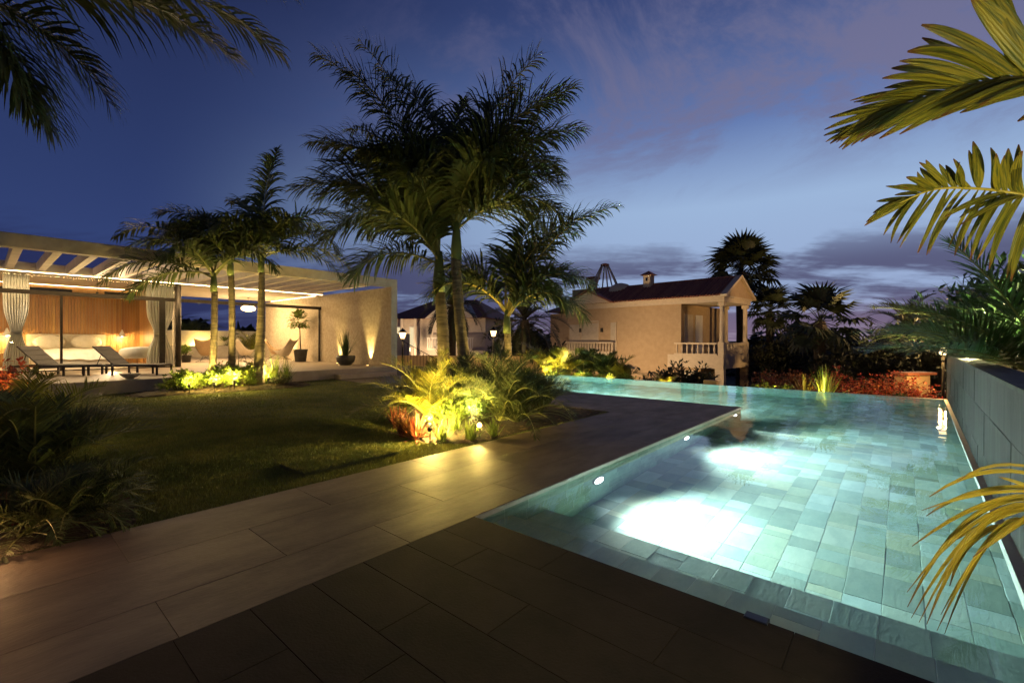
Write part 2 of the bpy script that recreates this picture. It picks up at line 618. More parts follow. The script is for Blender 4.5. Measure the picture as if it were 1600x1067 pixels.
# ------------------------------------------------------------------ GROUND
POOL_X0, POOL_X1 = -2.385, 0.60      # long pool
POOL_Y0, POOL_YA, POOL_Y1 = 2.37, 9.71, 14.6
ARM_X = -11.6
WATER_Z = -0.055
LAWN_X, LAWN_Y = -4.02, 7.45
VX = -14.2                            # villa front
TERR_Z = 0.30


def ground_h(x, y):
    if -12.4 < x < 1.4 and 1.9 < y < 15.0:
        return -2.6
    if y >= 15.0 or (x > 3.5 and y > 9):
        k = max(y - 15.0, 0)
        return -0.55 - min(k * .33, 2.7)
    return -0.10


xs = sorted(set([-3000, -800, -300, -120, -60, -35, -26, -20, -14.5, -12.41, -12.39, -8, -4, -2, 0, 1.39, 1.41, 3.4, 3.6, 6, 10, 20, 40, 80, 200, 800, 3000]))
ys = sorted(set([-300, -60, -20, -8, -2, 1.89, 1.91, 5, 8.9, 9.1, 12, 14.99, 15.01, 16, 18, 20, 23.2, 28, 40, 70, 150, 500, 1500, 4000]))
mb = MB()
for y in ys:
    for x in xs:
        mb.v.append((x, y, ground_h(x, y)))
nx = len(xs)
for j in range(len(ys) - 1):
    for i in range(nx - 1):
        mb.f.append((j * nx + i, j * nx + i + 1, (j + 1) * nx + i + 1, (j + 1) * nx + i))
mb.build('ground', M_ground, kind='structure', label='dark dry earth stretching beyond the garden to the horizon')

# lawn
MB().box(VX - .02, LAWN_X, -9, LAWN_Y, -.09, -.018).build('lawn', M_lawn, kind='structure', label='clipped lawn between stone path and villa terrace')
ISL = [(-4.08, 4.0), (-4.6, 3.65), (-5.3, 3.75), (-5.9, 4.15), (-6.6, 4.9), (-7.3, 5.7), (-7.9, 6.5), (-7.95, 7.1), (-7.6, 7.40), (-4.08, 7.40)]
LISL = [(-12.75, 2.3), (-12.6, 3.5), (-12.4, 4.8), (-12.4, 5.7), (-12.9, 6.2), (-13.8, 6.3), (-14.1, 5.5), (-14.1, 2.6), (-13.5, 2.1)]
CORN = [(-4.08, -3.5), (-4.08, .72), (-4.6, .8), (-5.5, .72), (-6.8, .35), (-8.2, -.3), (-9.5, -1.5), (-9.5, -3.5)]


def inpoly(x, y, poly):
    c = False
    j = len(poly) - 1
    for i in range(len(poly)):
        xi, yi = poly[i]
        xj, yj = poly[j]
        if (yi > y) != (yj > y) and x < (xj - xi) * (y - yi) / (yj - yi) + xi:
            c = not c
        j = i
    return c


def grass_blades():
    rs = np.random.RandomState(3)
    P = []
    # density falls with distance from the camera
    for (n, lo, hi) in ((150000, 3.0, 7.5), (110000, 7.5, 15.0)):
        d = rs.uniform(lo, hi, n * 2)
        s = rs.uniform(-1.25, .35, n * 2) * d
        x = d * FWD.x + s * RGT.x
        y = d * FWD.y + s * RGT.y
        k = (x < LAWN_X) & (x > VX) & (y < LAWN_Y) & (y > -8)
        x, y = x[k], y[k]
        keep = np.array([not (inpoly(a, b, ISL) or inpoly(a, b, LISL) or inpoly(a, b, CORN)) for a, b in zip(x, y)], bool)
        P.append(np.stack([x[keep], y[keep]], 1)[:n])
    P = np.concatenate(P)
    n = len(P)
    a = rs.uniform(0, 6.283, n)
    w = rs.uniform(.003, .0055, n)
    h = rs.uniform(.016, .036, n)
    la = rs.uniform(0, 6.283, n)
    ll = rs.uniform(0, .022, n)
    V = np.zeros((n, 3, 3), np.float32)
    V[:, 0, 0] = P[:, 0] - np.cos(a) * w
    V[:, 0, 1] = P[:, 1] - np.sin(a) * w
    V[:, 1, 0] = P[:, 0] + np.cos(a) * w
    V[:, 1, 1] = P[:, 1] + np.sin(a) * w
    V[:, :2, 2] = -.02
    V[:, 2, 0] = P[:, 0] + np.cos(la) * ll
    V[:, 2, 1] = P[:, 1] + np.sin(la) * ll
    V[:, 2, 2] = -.018 + h
    me = bpy.data.meshes.new('grass')
    me.vertices.add(n * 3)
    me.loops.add(n * 3)
    me.polygons.add(n)
    me.vertices.foreach_set('co', V.ravel())
    me.loops.foreach_set('vertex_index', np.arange(n * 3, dtype=np.int32))
    me.polygons.foreach_set('loop_start', np.arange(0, n * 3, 3, dtype=np.int32))
    me.polygons.foreach_set('loop_total', np.full(n, 3, np.int32))
    me.materials.append(M_grass)
    me.update()
    return link('grass', me, kind='stuff', label='short green grass blades growing all over the lawn', cat='grass')


grass_blades()


def bed(poly, name, label):
    cx = sum(p[0] for p in poly) / len(poly)
    cy_ = sum(p[1] for p in poly) / len(poly)
    m = MB()
    n = len(poly)
    rings = [(1.0, -.012), (.9, .025), (.6, .06), (.25, .08)]
    for k, z in rings:
        for x, y in poly:
            m.v.append((cx + (x - cx) * k, cy_ + (y - cy_) * k, z))
    for r in range(len(rings) - 1):
        for i in range(n):
            j = (i + 1) % n
            m.f.append((r * n + i, r * n + j, (r + 1) * n + j, (r + 1) * n + i))
    m.f.append(tuple((len(rings) - 1) * n + i for i in range(n)))
    o = m.build(name, M_soil, kind='structure', label=label)
    # loose bark chips
    ch = MB()
    xs_ = [p[0] for p in poly]
    ys_ = [p[1] for p in poly]
    cnt = 0
    while cnt < 2600:
        x, y = rnd.uniform(min(xs_), max(xs_)), rnd.uniform(min(ys_), max(ys_))
        if not inpoly(x, y, poly):
            continue
        cnt += 1
        k = max(abs(x - cx) / (max(xs_) - cx + .01), abs(y - cy_) / (max(ys_) - cy_ + .01))
        z = .075 - .08 * min(k, 1) ** 2 + rnd.uniform(0, .012)
        a, l, w = rnd.uniform(0, 6.28), rnd.uniform(.015, .045), rnd.uniform(.006, .016)
        dx, dy = math.cos(a) * l, math.sin(a) * l
        ex, ey = -math.sin(a) * w, math.cos(a) * w
        tz = rnd.uniform(-.012, .018)
        ch.add([(x - dx - ex, y - dy - ey, z), (x + dx - ex, y + dy - ey, z + tz), (x + dx + ex, y + dy + ey, z + tz + .006), (x - dx + ex, y - dy + ey, z + .006)], [(0, 1, 2, 3)])
    ch.build('bark_chips', M_mulch, o, kind='stuff')
    return o


bed(ISL, 'planting_bed', 'bark covered planting bed under the tall palms by the pool path')
bed(LISL, 'planting_bed', 'planting bed in front of the villa terrace under three slim palms')
bed(CORN, 'planting_bed', 'planting bed at the lawn corner beside the path')

# turf-covered hatch made up for a dark rectangular shadow on the lawn
hp = G(535, 718)
hm = empty('shadow_pad', (hp.x, hp.y, 0), R(2), 'low turf covered hatch added for a shadow on the lawn beside the path', 'pad')
MB().cbox(-.26, .26, -.55, .55, -.02, .022, .01).build('cover', M_lawn, hm)
tf = MB()
for _ in range(6000):
    x_, y_, a_ = rnd.uniform(-.26, .26), rnd.uniform(-.55, .55), rnd.uniform(0, 6.28)
    tf.add([(x_ - .004 * math.cos(a_), y_ - .004 * math.sin(a_), .02), (x_ + .004 * math.cos(a_), y_ + .004 * math.sin(a_), .02), (x_ + rnd.uniform(-.02, .02), y_ + rnd.uniform(-.02, .02), rnd.uniform(.036, .056))], [(0, 1, 2)])
tf.build('turf', M_grass, hm, kind='stuff')

# ------------------------------------------------------------------ PAVING


def slab_mesh(lx, ly, mat, t=.035, gap=.003, c=.0012):
    return MB().cbox(-lx / 2 + gap / 2, lx / 2 - gap / 2, -ly / 2 + gap / 2, ly / 2 - gap / 2, -t, 0, c).mesh('slab', mat)


def pave(parent, x0, x1, y0, y1, mat, cache):
    k = (round(x1 - x0, 3), round(y1 - y0, 3), mat.name)
    if k not in cache:
        cache[k] = slab_mesh(x1 - x0, y1 - y0, mat)
    link('slab', cache[k], parent, loc=((x0 + x1) / 2, (y0 + y1) / 2, rnd.uniform(-.0003, .0003)))


SLC = {}
path = MB().box(LAWN_X, POOL_X0 - .03, -6, LAWN_Y, -.09, -.005).build('path', M_joint, kind='structure', label='long beige stone path between lawn and pool')
for (xa, xb, off) in ((-4.02, -3.40, .564), (-3.40, -2.80, 1.20), (-2.80, -2.385, .564)):
    y = off - 1.23 * 5
    while y < LAWN_Y - .01:
        y2 = min(y + 1.23, LAWN_Y)
        pave(path, xa, xb, y, y2, M_slab, SLC)
        y += 1.23
cross = MB().box(VX, POOL_X0 - .03, LAWN_Y + .001, POOL_YA - .03, -.09, -.005).build('pavement', M_joint, kind='structure', label='beige stone pavement running from pool corner to villa steps')
nr = 4
rw = (POOL_YA - LAWN_Y) / nr
for r in range(nr):
    x = POOL_X0
    off = .62 if r % 2 else 1.23
    while x > VX + .01:
        x2 = max(x - off, VX)
        pave(cross, x2, x, LAWN_Y + r * rw, LAWN_Y + (r + 1) * rw, M_slab, SLC)
        x = x2
        off = 1.23
near = MB().box(POOL_X0 + .001, 1.6, -4, POOL_Y0 - .03, -.09, -.005).build('pool_deck', M_joint, kind='structure', label='dark stone deck at the shallow end of the pool')
y = POOL_Y0
r = 0
while y > -2.0:
    y2 = y - .305
    x = POOL_X0
    off = (.83, .43, 1.0, .62)[r % 4]
    while x < 1.55:
        x2 = min(x + off, 1.6)
        pave(near, x, x2, y2, y, M_dark_slab, SLC)
        x = x2
        off = 1.2
    y = y2
    r += 1
# small skimmer notch at the pool rim
MB().cbox(-.05, .05, -.03, .03, -.03, .008, .004).build('skimmer_lid', pm('navy plastic', (.01, .012, .03), rough=.4), loc=(G(1182, 966).x, G(1182, 966).y, 0.0),
                                                     label='small dark skimmer lid at the rim of the dark deck', cat='lid')

# ------------------------------------------------------------------ POOL
WALL_A = (.49, 0.5)
WALL_B = (.84, 15.0)


def wallx(y):
    return WALL_A[0] + (WALL_B[0] - WALL_A[0]) * (y - WALL_A[1]) / (WALL_B[1] - WALL_A[1])


FLOOR_Z, DEEP_Z, SH1, SH2 = -0.95, -1.75, -.20, -.45
ST1, ST2 = POOL_Y0 + .42, POOL_Y0 + .90
DROP_Y = 8.6
pool = empty('pool_basin', (0, 0, 0), 0, 'pool basin lined with green stone tiles and lit under water', None)
tag(pool, kind='structure')
RX = .95
sh = MB()
sh.box(POOL_X0 - .25, POOL_X0 - .006, POOL_Y0 - .3, POOL_YA - .006, -2.3, -.036)                # left wall
sh.box(ARM_X - .3, POOL_X0 - .25, POOL_YA - .25, POOL_YA - .006, -2.3, -.036)                   # deck side wall of the far arm
sh.box(POOL_X0 - .006, RX, POOL_Y0 - .3, POOL_Y0 - .006, -2.3, -.036)                           # near wall
sh.box(ARM_X - .3, ARM_X - .006, POOL_YA - .006, POOL_Y1, -2.3, -.036)                          # far left end
sh.build('wall', M_grout, pool)
MB().box(ARM_X - .3, 1.05, POOL_Y1, POOL_Y1 + .16, -2.4, WATER_Z - .004).build('infinity_wall', M_tile_wall, pool)
fl = MB()
fl.box(POOL_X0 - .006, RX, ST2, DROP_Y, -2.3, FLOOR_Z - .003)
fl.box(POOL_X0 - .006, RX, DROP_Y + .0, POOL_Y1, -2.3, DEEP_Z - .003)
fl.box(ARM_X - .006, POOL_X0 - .006, POOL_YA - .006, POOL_Y1, -2.3, DEEP_Z - .003)
fl.build('floor', M_grout, pool)
MB().box(POOL_X0 - .006, RX, POOL_Y0 - .006, ST1 - .006, -1.2, SH1 - .003).build('step', M_grout, pool)
MB().box(POOL_X0 - .006, RX, ST1 - .006, ST2 - .006, -1.2, SH2 - .003).build('step', M_grout, pool)

TW = .205
TCACHE = {}


def tile_mesh(lx, ly):
    k = (round(lx, 2), round(ly, 2))
    if k not in TCACHE:
        TCACHE[k] = MB().cbox(-lx / 2 + .0012, lx / 2 - .0012, -ly / 2 + .0012, ly / 2 - .0012, -.02, 0, .002).mesh('tile', M_tile)
    return TCACHE[k]


tiles = []


def tile_area(x0, x1, y0, y1, z, lens, skew=False):
    nxx = max(1, round((x1 - x0) / TW))
    w = (x1 - x0) / nxx
    for i in range(nxx):
        y = y0
        while y < y1 - .02:
            l = rnd.choice(lens)
            if y + l > y1 - .08:
                l = y1 - y
            tiles.append((x0 + (i + .5) * w, y + l / 2, z + rnd.uniform(-.0015, .0015), w, l))
            y += l


tile_area(POOL_X0, RX - .2, POOL_Y0, ST1, SH1, [.21, .21, .105, .42])
tile_area(POOL_X0, RX - .2, ST1, ST2, SH2, [.24, .24, .12, .48])
tile_area(POOL_X0, RX - .2, ST2, DROP_Y, FLOOR_Z, [.1, .2, .2, .3, .3, .4])
near_t = sorted(tiles, key=lambda t: t[1] - .6 * t[0] * 0 + abs(t[0] + .8) * .15)
for t in near_t[:300]:
    link('tile', tile_mesh(t[3], t[4]), pool, loc=(t[0], t[1], t[2]))
rest = MB()
for t in near_t[300:]:
    rest.cbox(t[0] - t[3] / 2 + .0012, t[0] + t[3] / 2 - .0012, t[1] - t[4] / 2 + .0012, t[1] + t[4] / 2 - .0012, t[2] - .02, t[2], .002)
tiles = []
tile_area(POOL_X0, RX - .1, DROP_Y, POOL_Y1, DEEP_Z, [.3, .4, .4, .6])
tile_area(ARM_X, POOL_X0, POOL_YA, POOL_Y1, DEEP_Z, [.3, .4, .4, .6])
for t in tiles:
    rest.cbox(t[0] - t[3] / 2 + .0012, t[0] + t[3] / 2 - .0012, t[1] - t[4] / 2 + .0012, t[1] + t[4] / 2 - .0012, t[2] - .02, t[2], .002)
rest.build('floor_tiling', M_tile, pool, kind='stuff')
# wall tiles: facing pieces on the left wall, drop riser, step risers, infinity wall
wtm = MB()


def wall_tiles(fn, length, zbot, ztop, hrow=.2):
    n = max(1, round((ztop - zbot) / hrow))
    h = (ztop - zbot) / n
    for j in range(n):
        s = -rnd.uniform(0, .3)
        while s < length:
            l = rnd.choice([.2, .3, .3, .4])
            a, b = max(s, 0), min(s + l, length)
            if b - a > .02:
                p = [fn(q, z, o) for (q, z, o) in ((a + .002, zbot + j * h + .002, 0), (b - .002, zbot + j * h + .002, 0), (b - .002, zbot + (j + 1) * h - .002, 0), (a + .002, zbot + (j + 1) * h - .002, 0))]
                wtm.add(p, [(0, 1, 2, 3)])
            s += l


ztop = -.036
wall_tiles(lambda s, z, o: (POOL_X0, POOL_Y0 + s, z), POOL_YA - POOL_Y0, FLOOR_Z, ztop)
wall_tiles(lambda s, z, o: (ARM_X + s, POOL_YA, z), POOL_X0 - ARM_X, DEEP_Z, ztop)
wall_tiles(lambda s, z, o: (ARM_X + s, POOL_Y1 - .002, z), 12.5, DEEP_Z, WATER_Z - .01)
wall_tiles(lambda s, z, o: (ARM_X, POOL_YA + s, z), POOL_Y1 - POOL_YA, DEEP_Z, ztop)
wall_tiles(lambda s, z, o: (POOL_X0, DROP_Y + s, z), POOL_YA - DROP_Y, DEEP_Z, FLOOR_Z)
wall_tiles(lambda s, z, o: (POOL_X0 + s, DROP_Y + .003, z), 3.3, DEEP_Z, FLOOR_Z - .01)
wall_tiles(lambda s, z, o: (POOL_X0 + s, ST1 - .002, z), 3.2, SH2, SH1 - .006)
wall_tiles(lambda s, z, o: (POOL_X0 + s, ST2 - .002, z), 3.2, FLOOR_Z, SH2 - .006)
wtm.build('wall_tiling', M_tile_wall, pool, kind='stuff')
# coping: pale lip under the slab edge
cpm = MB().box(POOL_X0 - .03, POOL_X0 + .012, POOL_Y0 + .0, POOL_YA + .012, -.0365, -.0045)
cpm.box(ARM_X, POOL_X0 - .03, POOL_YA - .03, POOL_YA + .012, -.0365, -.0045)
cpm.build('coping', M_coping, pool)
# pale strip added along the stone wall for the bright reflection at its waterline
lg = MB()
for y0_, y1_ in ((POOL_Y0, POOL_Y1),):
    a0, a1 = wallx(y0_), wallx(y1_)
    lg.prism([(a0 - .06, y0_), (a0 + .02, y0_), (a1 + .02, y1_), (a1 - .06, y1_)], -.25, WATER_Z + .006)
lg.build('bright_edge', M_coping, pool)
# the water itself
e = .02
WP = [(POOL_X0 - e, POOL_Y0 - e), (RX + e, POOL_Y0 - e), (RX + e, POOL_Y1 + e), (ARM_X - e, POOL_Y1 + e), (ARM_X - e, POOL_YA - e), (POOL_X0 - e, POOL_YA - e)]
MB().prism(WP, -2.35, WATER_Z).build('water', M_water, kind='structure', label='clear turquoise pool water glowing from lamps below the surface')

POOLCOL = (.84, 1.0, .95)


def pool_light(p, d, label, energy, size=140, tilt=-.02, beam=.026):
    p, d = Vector(p), Vector(d)
    t = empty('pool_light', p, 0, label, 'pool light', 'lamps set in the pool wall')
    MB().tube([d * -.01, d * .012, d * .016], [.11, .11, .09], 20).build('bezel', M_steel, t)
    MB().tube([d * .0165, d * .03], [.086, .06], 20).build('lens', M_cool, t)
    lamp('SPOT', 'pool_lamp', p + d * .08, energy * 1.15, POOLCOL, t, p + d + Vector((0, 0, tilt)), size, 1.0, .05)
    if beam:
        lamp('SPOT', 'pool_lamp', p + d * .09, energy * beam, (.95, .98, 1.0), t, p + d + Vector((0, 0, -1.35)), 82, 1.0, .05)


for i, yy in enumerate((4.17, 6.70, 9.25)):
    pool_light((POOL_X0, yy, -.36), (1, 0, 0), 'round white pool lamp in the long wall, ' + ('first from the shallow steps', 'second from the shallow steps', 'last before the deck corner')[i], (120, 125, 135)[i])
for i, xx in enumerate((-3.6, -6.2, -8.8)):
    pool_light((xx, POOL_YA, -.45), (0, 1, 0), 'round white pool lamp under the pavement edge, ' + ('next to the deck corner', 'middle one', 'farthest from the deck corner')[i], (130, 210, 240)[i], 150, -.1, 0)
pool_light((ARM_X, 12.2, -.45), (1, 0, 0), 'round white pool lamp in the short end wall of the pool arm', 200, 150, -.1, 0)

# ------------------------------------------------------------------ RIGHT STONE WALL
rw_t = empty('retaining_wall', (0, 0, 0), 0, 'tall grey slate clad retaining wall along the pool', 'wall')
WT = 1.0
ang = math.atan2(WALL_B[0] - WALL_A[0], WALL_B[1] - WALL_A[1])
wlen = math.hypot(WALL_B[0] - WALL_A[0], WALL_B[1] - WALL_A[1])
WM = Matrix.Translation((WALL_A[0], WALL_A[1], 0)) @ Matrix.Rotation(-ang, 4, 'Z')
core = MB().box(.022, .22, -3, wlen, -1.9, WT - .022, WM)
core.build('core', M_joint, rw_t)
panel_cache = {}
rows = [(-.30, .17), (.17, .60), (.60, WT - .022)]
for ri, (za, zb) in enumerate(rows):
    s = -3 - (0, .5, .25)[ri]
    while s < wlen:
        l = rnd.choice([.75, .9, 1.05])
        a, b = max(s, -3), min(s + l, wlen)
        if b - a > .05:
            q = .003 + rnd.uniform(0, .006)
            m = MB()
            m.box(-q, .02, a + .003, b - .003, za + .003, zb - .003, WM)
            m.build('panel', M_wallstone, rw_t)
        s += l
s = -3
while s < wlen:
    l = 1.2
    b = min(s + l, wlen + .02)
    MB().box(-.02, .25, s + .002, b - .002, WT - .02, WT + .012, WM).build('cap', M_wallstone, rw_t)
    s += l
MB().box(-.015, .235, wlen + .002, wlen + .06, -1.9, WT - .022, WM).build('end_panel', M_wallstone, rw_t)
MB().box(-.05, .28, wlen - .10, wlen + .10, WT + .013, WT + .05, WM).build('end_cap', M_coping, rw_t)
MB().box(.23, 9, -3, wlen, -1.9, .82, WM).build('planter_soil', M_soil, kind='structure', label='raised planter soil behind the slate wall')
# ------------------------------------------------------------------ VILLA
RZ0, RZ1 = 3.22, 3.51                 # roof slab
GX = -19.5                            # glazing line
VY0, VY1 = -5.0, 10.05
BX = -25.0
terr = MB().cbox(BX - 3.5, VX, VY0, VY1, -.05, TERR_Z, .012)
terr.build('terrace', M_terr, kind='structure', label='raised stone terrace in front of the villa')
MB().cbox(VX + .0015, VX + .42, 7.6, VY1 - .3, -.03, TERR_Z * .5, .01).build('terrace_step', M_terr, label='low stone step up to the terrace end', cat='step')
villa = empty('villa', (VX, VY0, 0), 0, 'flat roofed concrete villa pavilion with open pergola and lit rooms', 'villa')
VI = Matrix.Translation((-VX, -VY0, 0))


def vpart(name, mbd, mat, parent=None, **kw):
    """villa parts are modelled in place; shift them under the villa's Empty"""
    o = mbd.build(name, mat, parent or villa, **kw)
    if parent is None:
        o.matrix_parent_inverse = VI
    return o


vpart('fascia', MB().box(VX - .28, VX, VY0, VY1, RZ0, RZ1), M_conc)
vpart('inner_beam', MB().box(GX - .15, GX + .22, VY0, VY1 - .26, RZ0 - .01, RZ1 - .01), M_conc_white)
vpart('roof', MB().box(BX, GX - .152, VY0, VY1 - .26, RZ0 + .02, RZ1 - .004), M_conc_white)
jm = MB().box(GX + .221, VX - .281, -.075, .075, RZ0 + .015, RZ1 - .015).mesh('joist', M_conc_white)
yy = .54 - .613 * 8
while yy < VY1 - .4:
    o = link('joist', jm, villa, loc=(0, yy, 0))
    o.matrix_parent_inverse = VI
    yy += .613
# end wall
vpart('side_wall', MB().box(BX - .5, VX - .012, VY1 - .25, VY1, -.05, RZ0 - .001), M_trav)
vpart('wall_end', MB().box(VX - .0118, VX - .001, VY1 - .252, VY1 + .004, -.05, RZ0 - .002), M_conc)
# bedroom shell
BY0, BY1 = -5.0, 4.25
BKX = -23.6
panel = MB()
y = BY0
while y < BY1:
    panel.box(BKX, BKX + .03 + rnd.uniform(0, .003), y + .004, min(y + .085, BY1) - .004, TERR_Z + .001, 2.85)
    y += .085
vpart('back_wall', MB().box(BKX - .2, BKX - .001, BY0, BY1, TERR_Z + .0005, RZ0 + .019), M_conc_white)
vpart('wood_panelling', panel, M_wood, kind='stuff')
vpart('wood_frieze', MB().box(BKX, BKX + .05, BY0, BY1, 2.86, RZ0 + .018), M_wood)
sp_ = MB()
y = 0
x = BKX + .02
while x < GX - 1.2:
    sp_.box(x + .004, x + .081, BY1 - .03, BY1, TERR_Z + .001, 2.85)
    x += .085
vpart('side_panelling', sp_, M_wood, kind='stuff')
vpart('partition', MB().box(BKX - .2, GX - 1.2, BY1 + .001, BY1 + .15, TERR_Z + .0005, RZ0 + .018), M_conc_white)
for (ya, yb) in ((.75, 2.25), (3.15, 4.1)):
    g_ = vpart('air_grille', MB().box(BKX + .052, BKX + .06, ya, yb, 2.93, 3.12), M_blackmetal)
# header and posts of the sliding glazing
vpart('header', MB().box(GX - .05, GX + .05, VY0, VY1 - .26, 2.60, 2.72), M_bronze)
vpart('floor_track', MB().box(GX - .05, GX + .05, VY0, BY1 + .1, TERR_Z + .0008, TERR_Z + .03), M_bronze)
for yv in (1.62, 4.12, VY1 - .32):
    wv = .16 if yv == 4.12 else .06
    vpart('mullion', MB().box(GX - .04, GX + .04, yv - wv / 2, yv + wv / 2, TERR_Z + .031, 2.599), M_bronze)
vpart('column', MB().tube([(GX + .12, 4.55, TERR_Z), (GX + .12, 4.55, RZ0 - .012)], .085, 20), M_bronze, smooth_=True)
for (ya, yb) in ((-1.2, 1.585), (1.655, 4.03)):
    vpart('glass_pane', MB().box(GX - .012, GX - .004, ya, yb, TERR_Z + .032, 2.597), M_glass)
for (ya, yb) in ((-1.2, 1.0), (1.01, 2.9), (2.91, 4.6)):
    vpart('upper_pane', MB().box(GX - .012, GX - .004, ya, yb, 2.722, RZ0 - .012), M_glass)
vpart('corner_pane', MB().box(GX - 1.15, GX - .02, 4.66, 4.672, TERR_Z + .03, RZ0 - .012), M_glass)
vpart('led_strip', MB().box(GX + .224, GX + .236, VY0 + .3, VY1 - .3, RZ0 + .0, RZ0 + .012), M_led)
vpart('ceiling_led', MB().box(BKX + .10, BKX + .13, BY0 + .2, BY1 - .1, RZ0 + .004, RZ0 + .016), M_led)
vpart('lounge_led', MB().box(BX + .3, GX - .4, VY1 - .30, VY1 - .29, RZ0 + .002, RZ0 + .012), M_led)
# area lights added below ceiling and pergola as fill, without fixtures
for (nm, loc, sx, sy, en) in (('ceiling_fill', (GX - .8, -.5, RZ0 - .03), .2, 6.5, 90), ('ceiling_fill', (GX - 2.5, 7.0, RZ0 - .03), 2.5, 4.0, 125), ('ceiling_fill', (GX + .5, 2.5, RZ0 - .015), .08, 13, 75)):
    d = bpy.data.lights.new(nm, 'AREA')
    d.shape = 'RECTANGLE'
    d.size, d.size_y = sx, sy
    d.energy = en * 3.2
    d.color = (1.0, .66, .30)
    o = bpy.data.objects.new(nm, d)
    COL.objects.link(o)
    o.location = loc
    o.parent = villa
    o.matrix_parent_inverse = VI
pl2 = bpy.data.lights.new('pergola_fill', 'AREA')  # area light added to brighten the joists, no fixture of its own
pl2.shape = 'RECTANGLE'
pl2.size, pl2.size_y = .06, 14
pl2.energy = 420
pl2.color = (1.0, .70, .38)
po = bpy.data.objects.new('pergola_fill', pl2)
COL.objects.link(po)
po.location = (GX + .30, 2.6, RZ0 - .07)
po.rotation_euler = Vector((1, 0, .42)).to_track_quat('-Z', 'Y').to_euler()
po.parent = villa
po.matrix_parent_inverse = VI
# downlights under the header
for i, px in enumerate((2, 39, 152, 200)):
    v = ray(px, 468)
    k = (GX - .35 - CAMP.x) / v.x
    p = CAMP + v * k
    dl = empty('downlight', (p.x, p.y, RZ0 + .02), 0, 'small black ceiling spot in the bedroom, ' + ('beside the far end curtain', 'in front of the gathered curtain', 'over the foot of the bed', 'beside the bedside pendant')[i], 'ceiling light', 'bedroom ceiling spots')
    MB().tube([(0, 0, 0), (0, 0, -.45)], .006, 6).build('rod', M_blackmetal, dl)
    MB().tube([(0, 0, -.44), (0, 0, -.54)], .035, 12).build('housing', M_blackmetal, dl)
    MB().tube([(0, 0, -.541), (0, 0, -.548)], .03, 12).build('lens', M_warm_hot, dl)
    lamp('SPOT', 'down_lamp', (p.x, p.y, RZ0 - .56), 45, (1, .78, .52), dl, (p.x - .9, p.y, 0), 80, .6, .03)

# curtains -----------------------------------------------------------


def curtain(y0, y1, label, x=GX - .22, tie=True, z0=TERR_Z + .01, z1=RZ0 - .02):
    c = empty('curtain', (x, (y0 + y1) / 2, z0), 0, label, 'curtain')
    w = (y1 - y0)
    m = MB()
    nu, nv = 90, 40
    H = z1 - z0
    for j in range(nv + 1):
        t_ = j / nv
        zz = t_ * H
        pinch = 1 - .55 * math.exp(-((zz - 1.15) / .45) ** 2) if tie else 1
        for i in range(nu + 1):
            u = i / nu - .5
            ph = u * 2 * math.pi * 9
            m.v.append((.05 * math.sin(ph + .6 * math.sin(t_ * 3)) * (.6 + .4 * pinch), u * w * pinch + .006 * math.sin(ph * 2), zz))
    for j in range(nv):
        for i in range(nu):
            a = j * (nu + 1) + i
            m.f.append((a, a + 1, a + nu + 2, a + nu + 1))
    m.build('cloth', M_curtain, c, smooth_=True)
    if tie:
        MB().lathe([(.50, -.03), (.53, 0), (.50, .03)], 20, (0, 0, 1.15), .16, w * .47 * .5 / .5, cap=False).build('tie_back', M_linen, c)
    return c


def yat(px, X):
    v = ray(px, 500)
    return (CAMP + v * ((X - CAMP.x) / v.x)).y


curtain(yat(4, GX - .22), yat(46, GX - .22), 'white curtain gathered with a tie beside the bed')
curtain(3.72, 4.5, 'grey white curtain hanging beside the dark round column')

# bed ----------------------------------------------------------------
bed_t = empty('bed', (BKX + 1.1, 2.12, TERR_Z), 0, 'wide bed with white pillows against the wood wall', 'bed')
MB().cbox(-1.04, -.94, -1.05, 1.05, 0, 1.15, .02).build('headboard', M_canvas, bed_t)
MB().cbox(-.93, 1.1, -.95, .95, .1, .34, .02).build('bed_base', M_canvas, bed_t)
m = MB()
nu, nv = 26, 22
for j in range(nv + 1):
    for i in range(nu + 1):
        u, v = i / nu * 2 - 1, j / nv * 2 - 1
        edge = max(abs(u), abs(v)) ** 6
        m.v.append((.1 + u * 1.06, v * 1.0, .62 - .34 * edge + .02 * math.sin(u * 9 + v * 4) + .015 * math.sin(v * 13)))
for j in range(nv):
    for i in range(nu):
        a = j * (nu + 1) + i
        m.f.append((a, a + 1, a + nu + 2, a + nu + 1))
m.build('duvet', M_linen, bed_t, smooth_=True)
for k, yv in enumerate((-.48, .48)):
    pl = MB().lathe([(.02, -.11), (.30, -.08), (.40, 0), (.30, .08), (.02, .11)], 16, (0, 0, 0), .75, 1.1)
    o = pl.build('pillow', M_linen, bed_t, smooth_=True, loc=(-.72, yv, .86), rot=(0, R(62), 0))
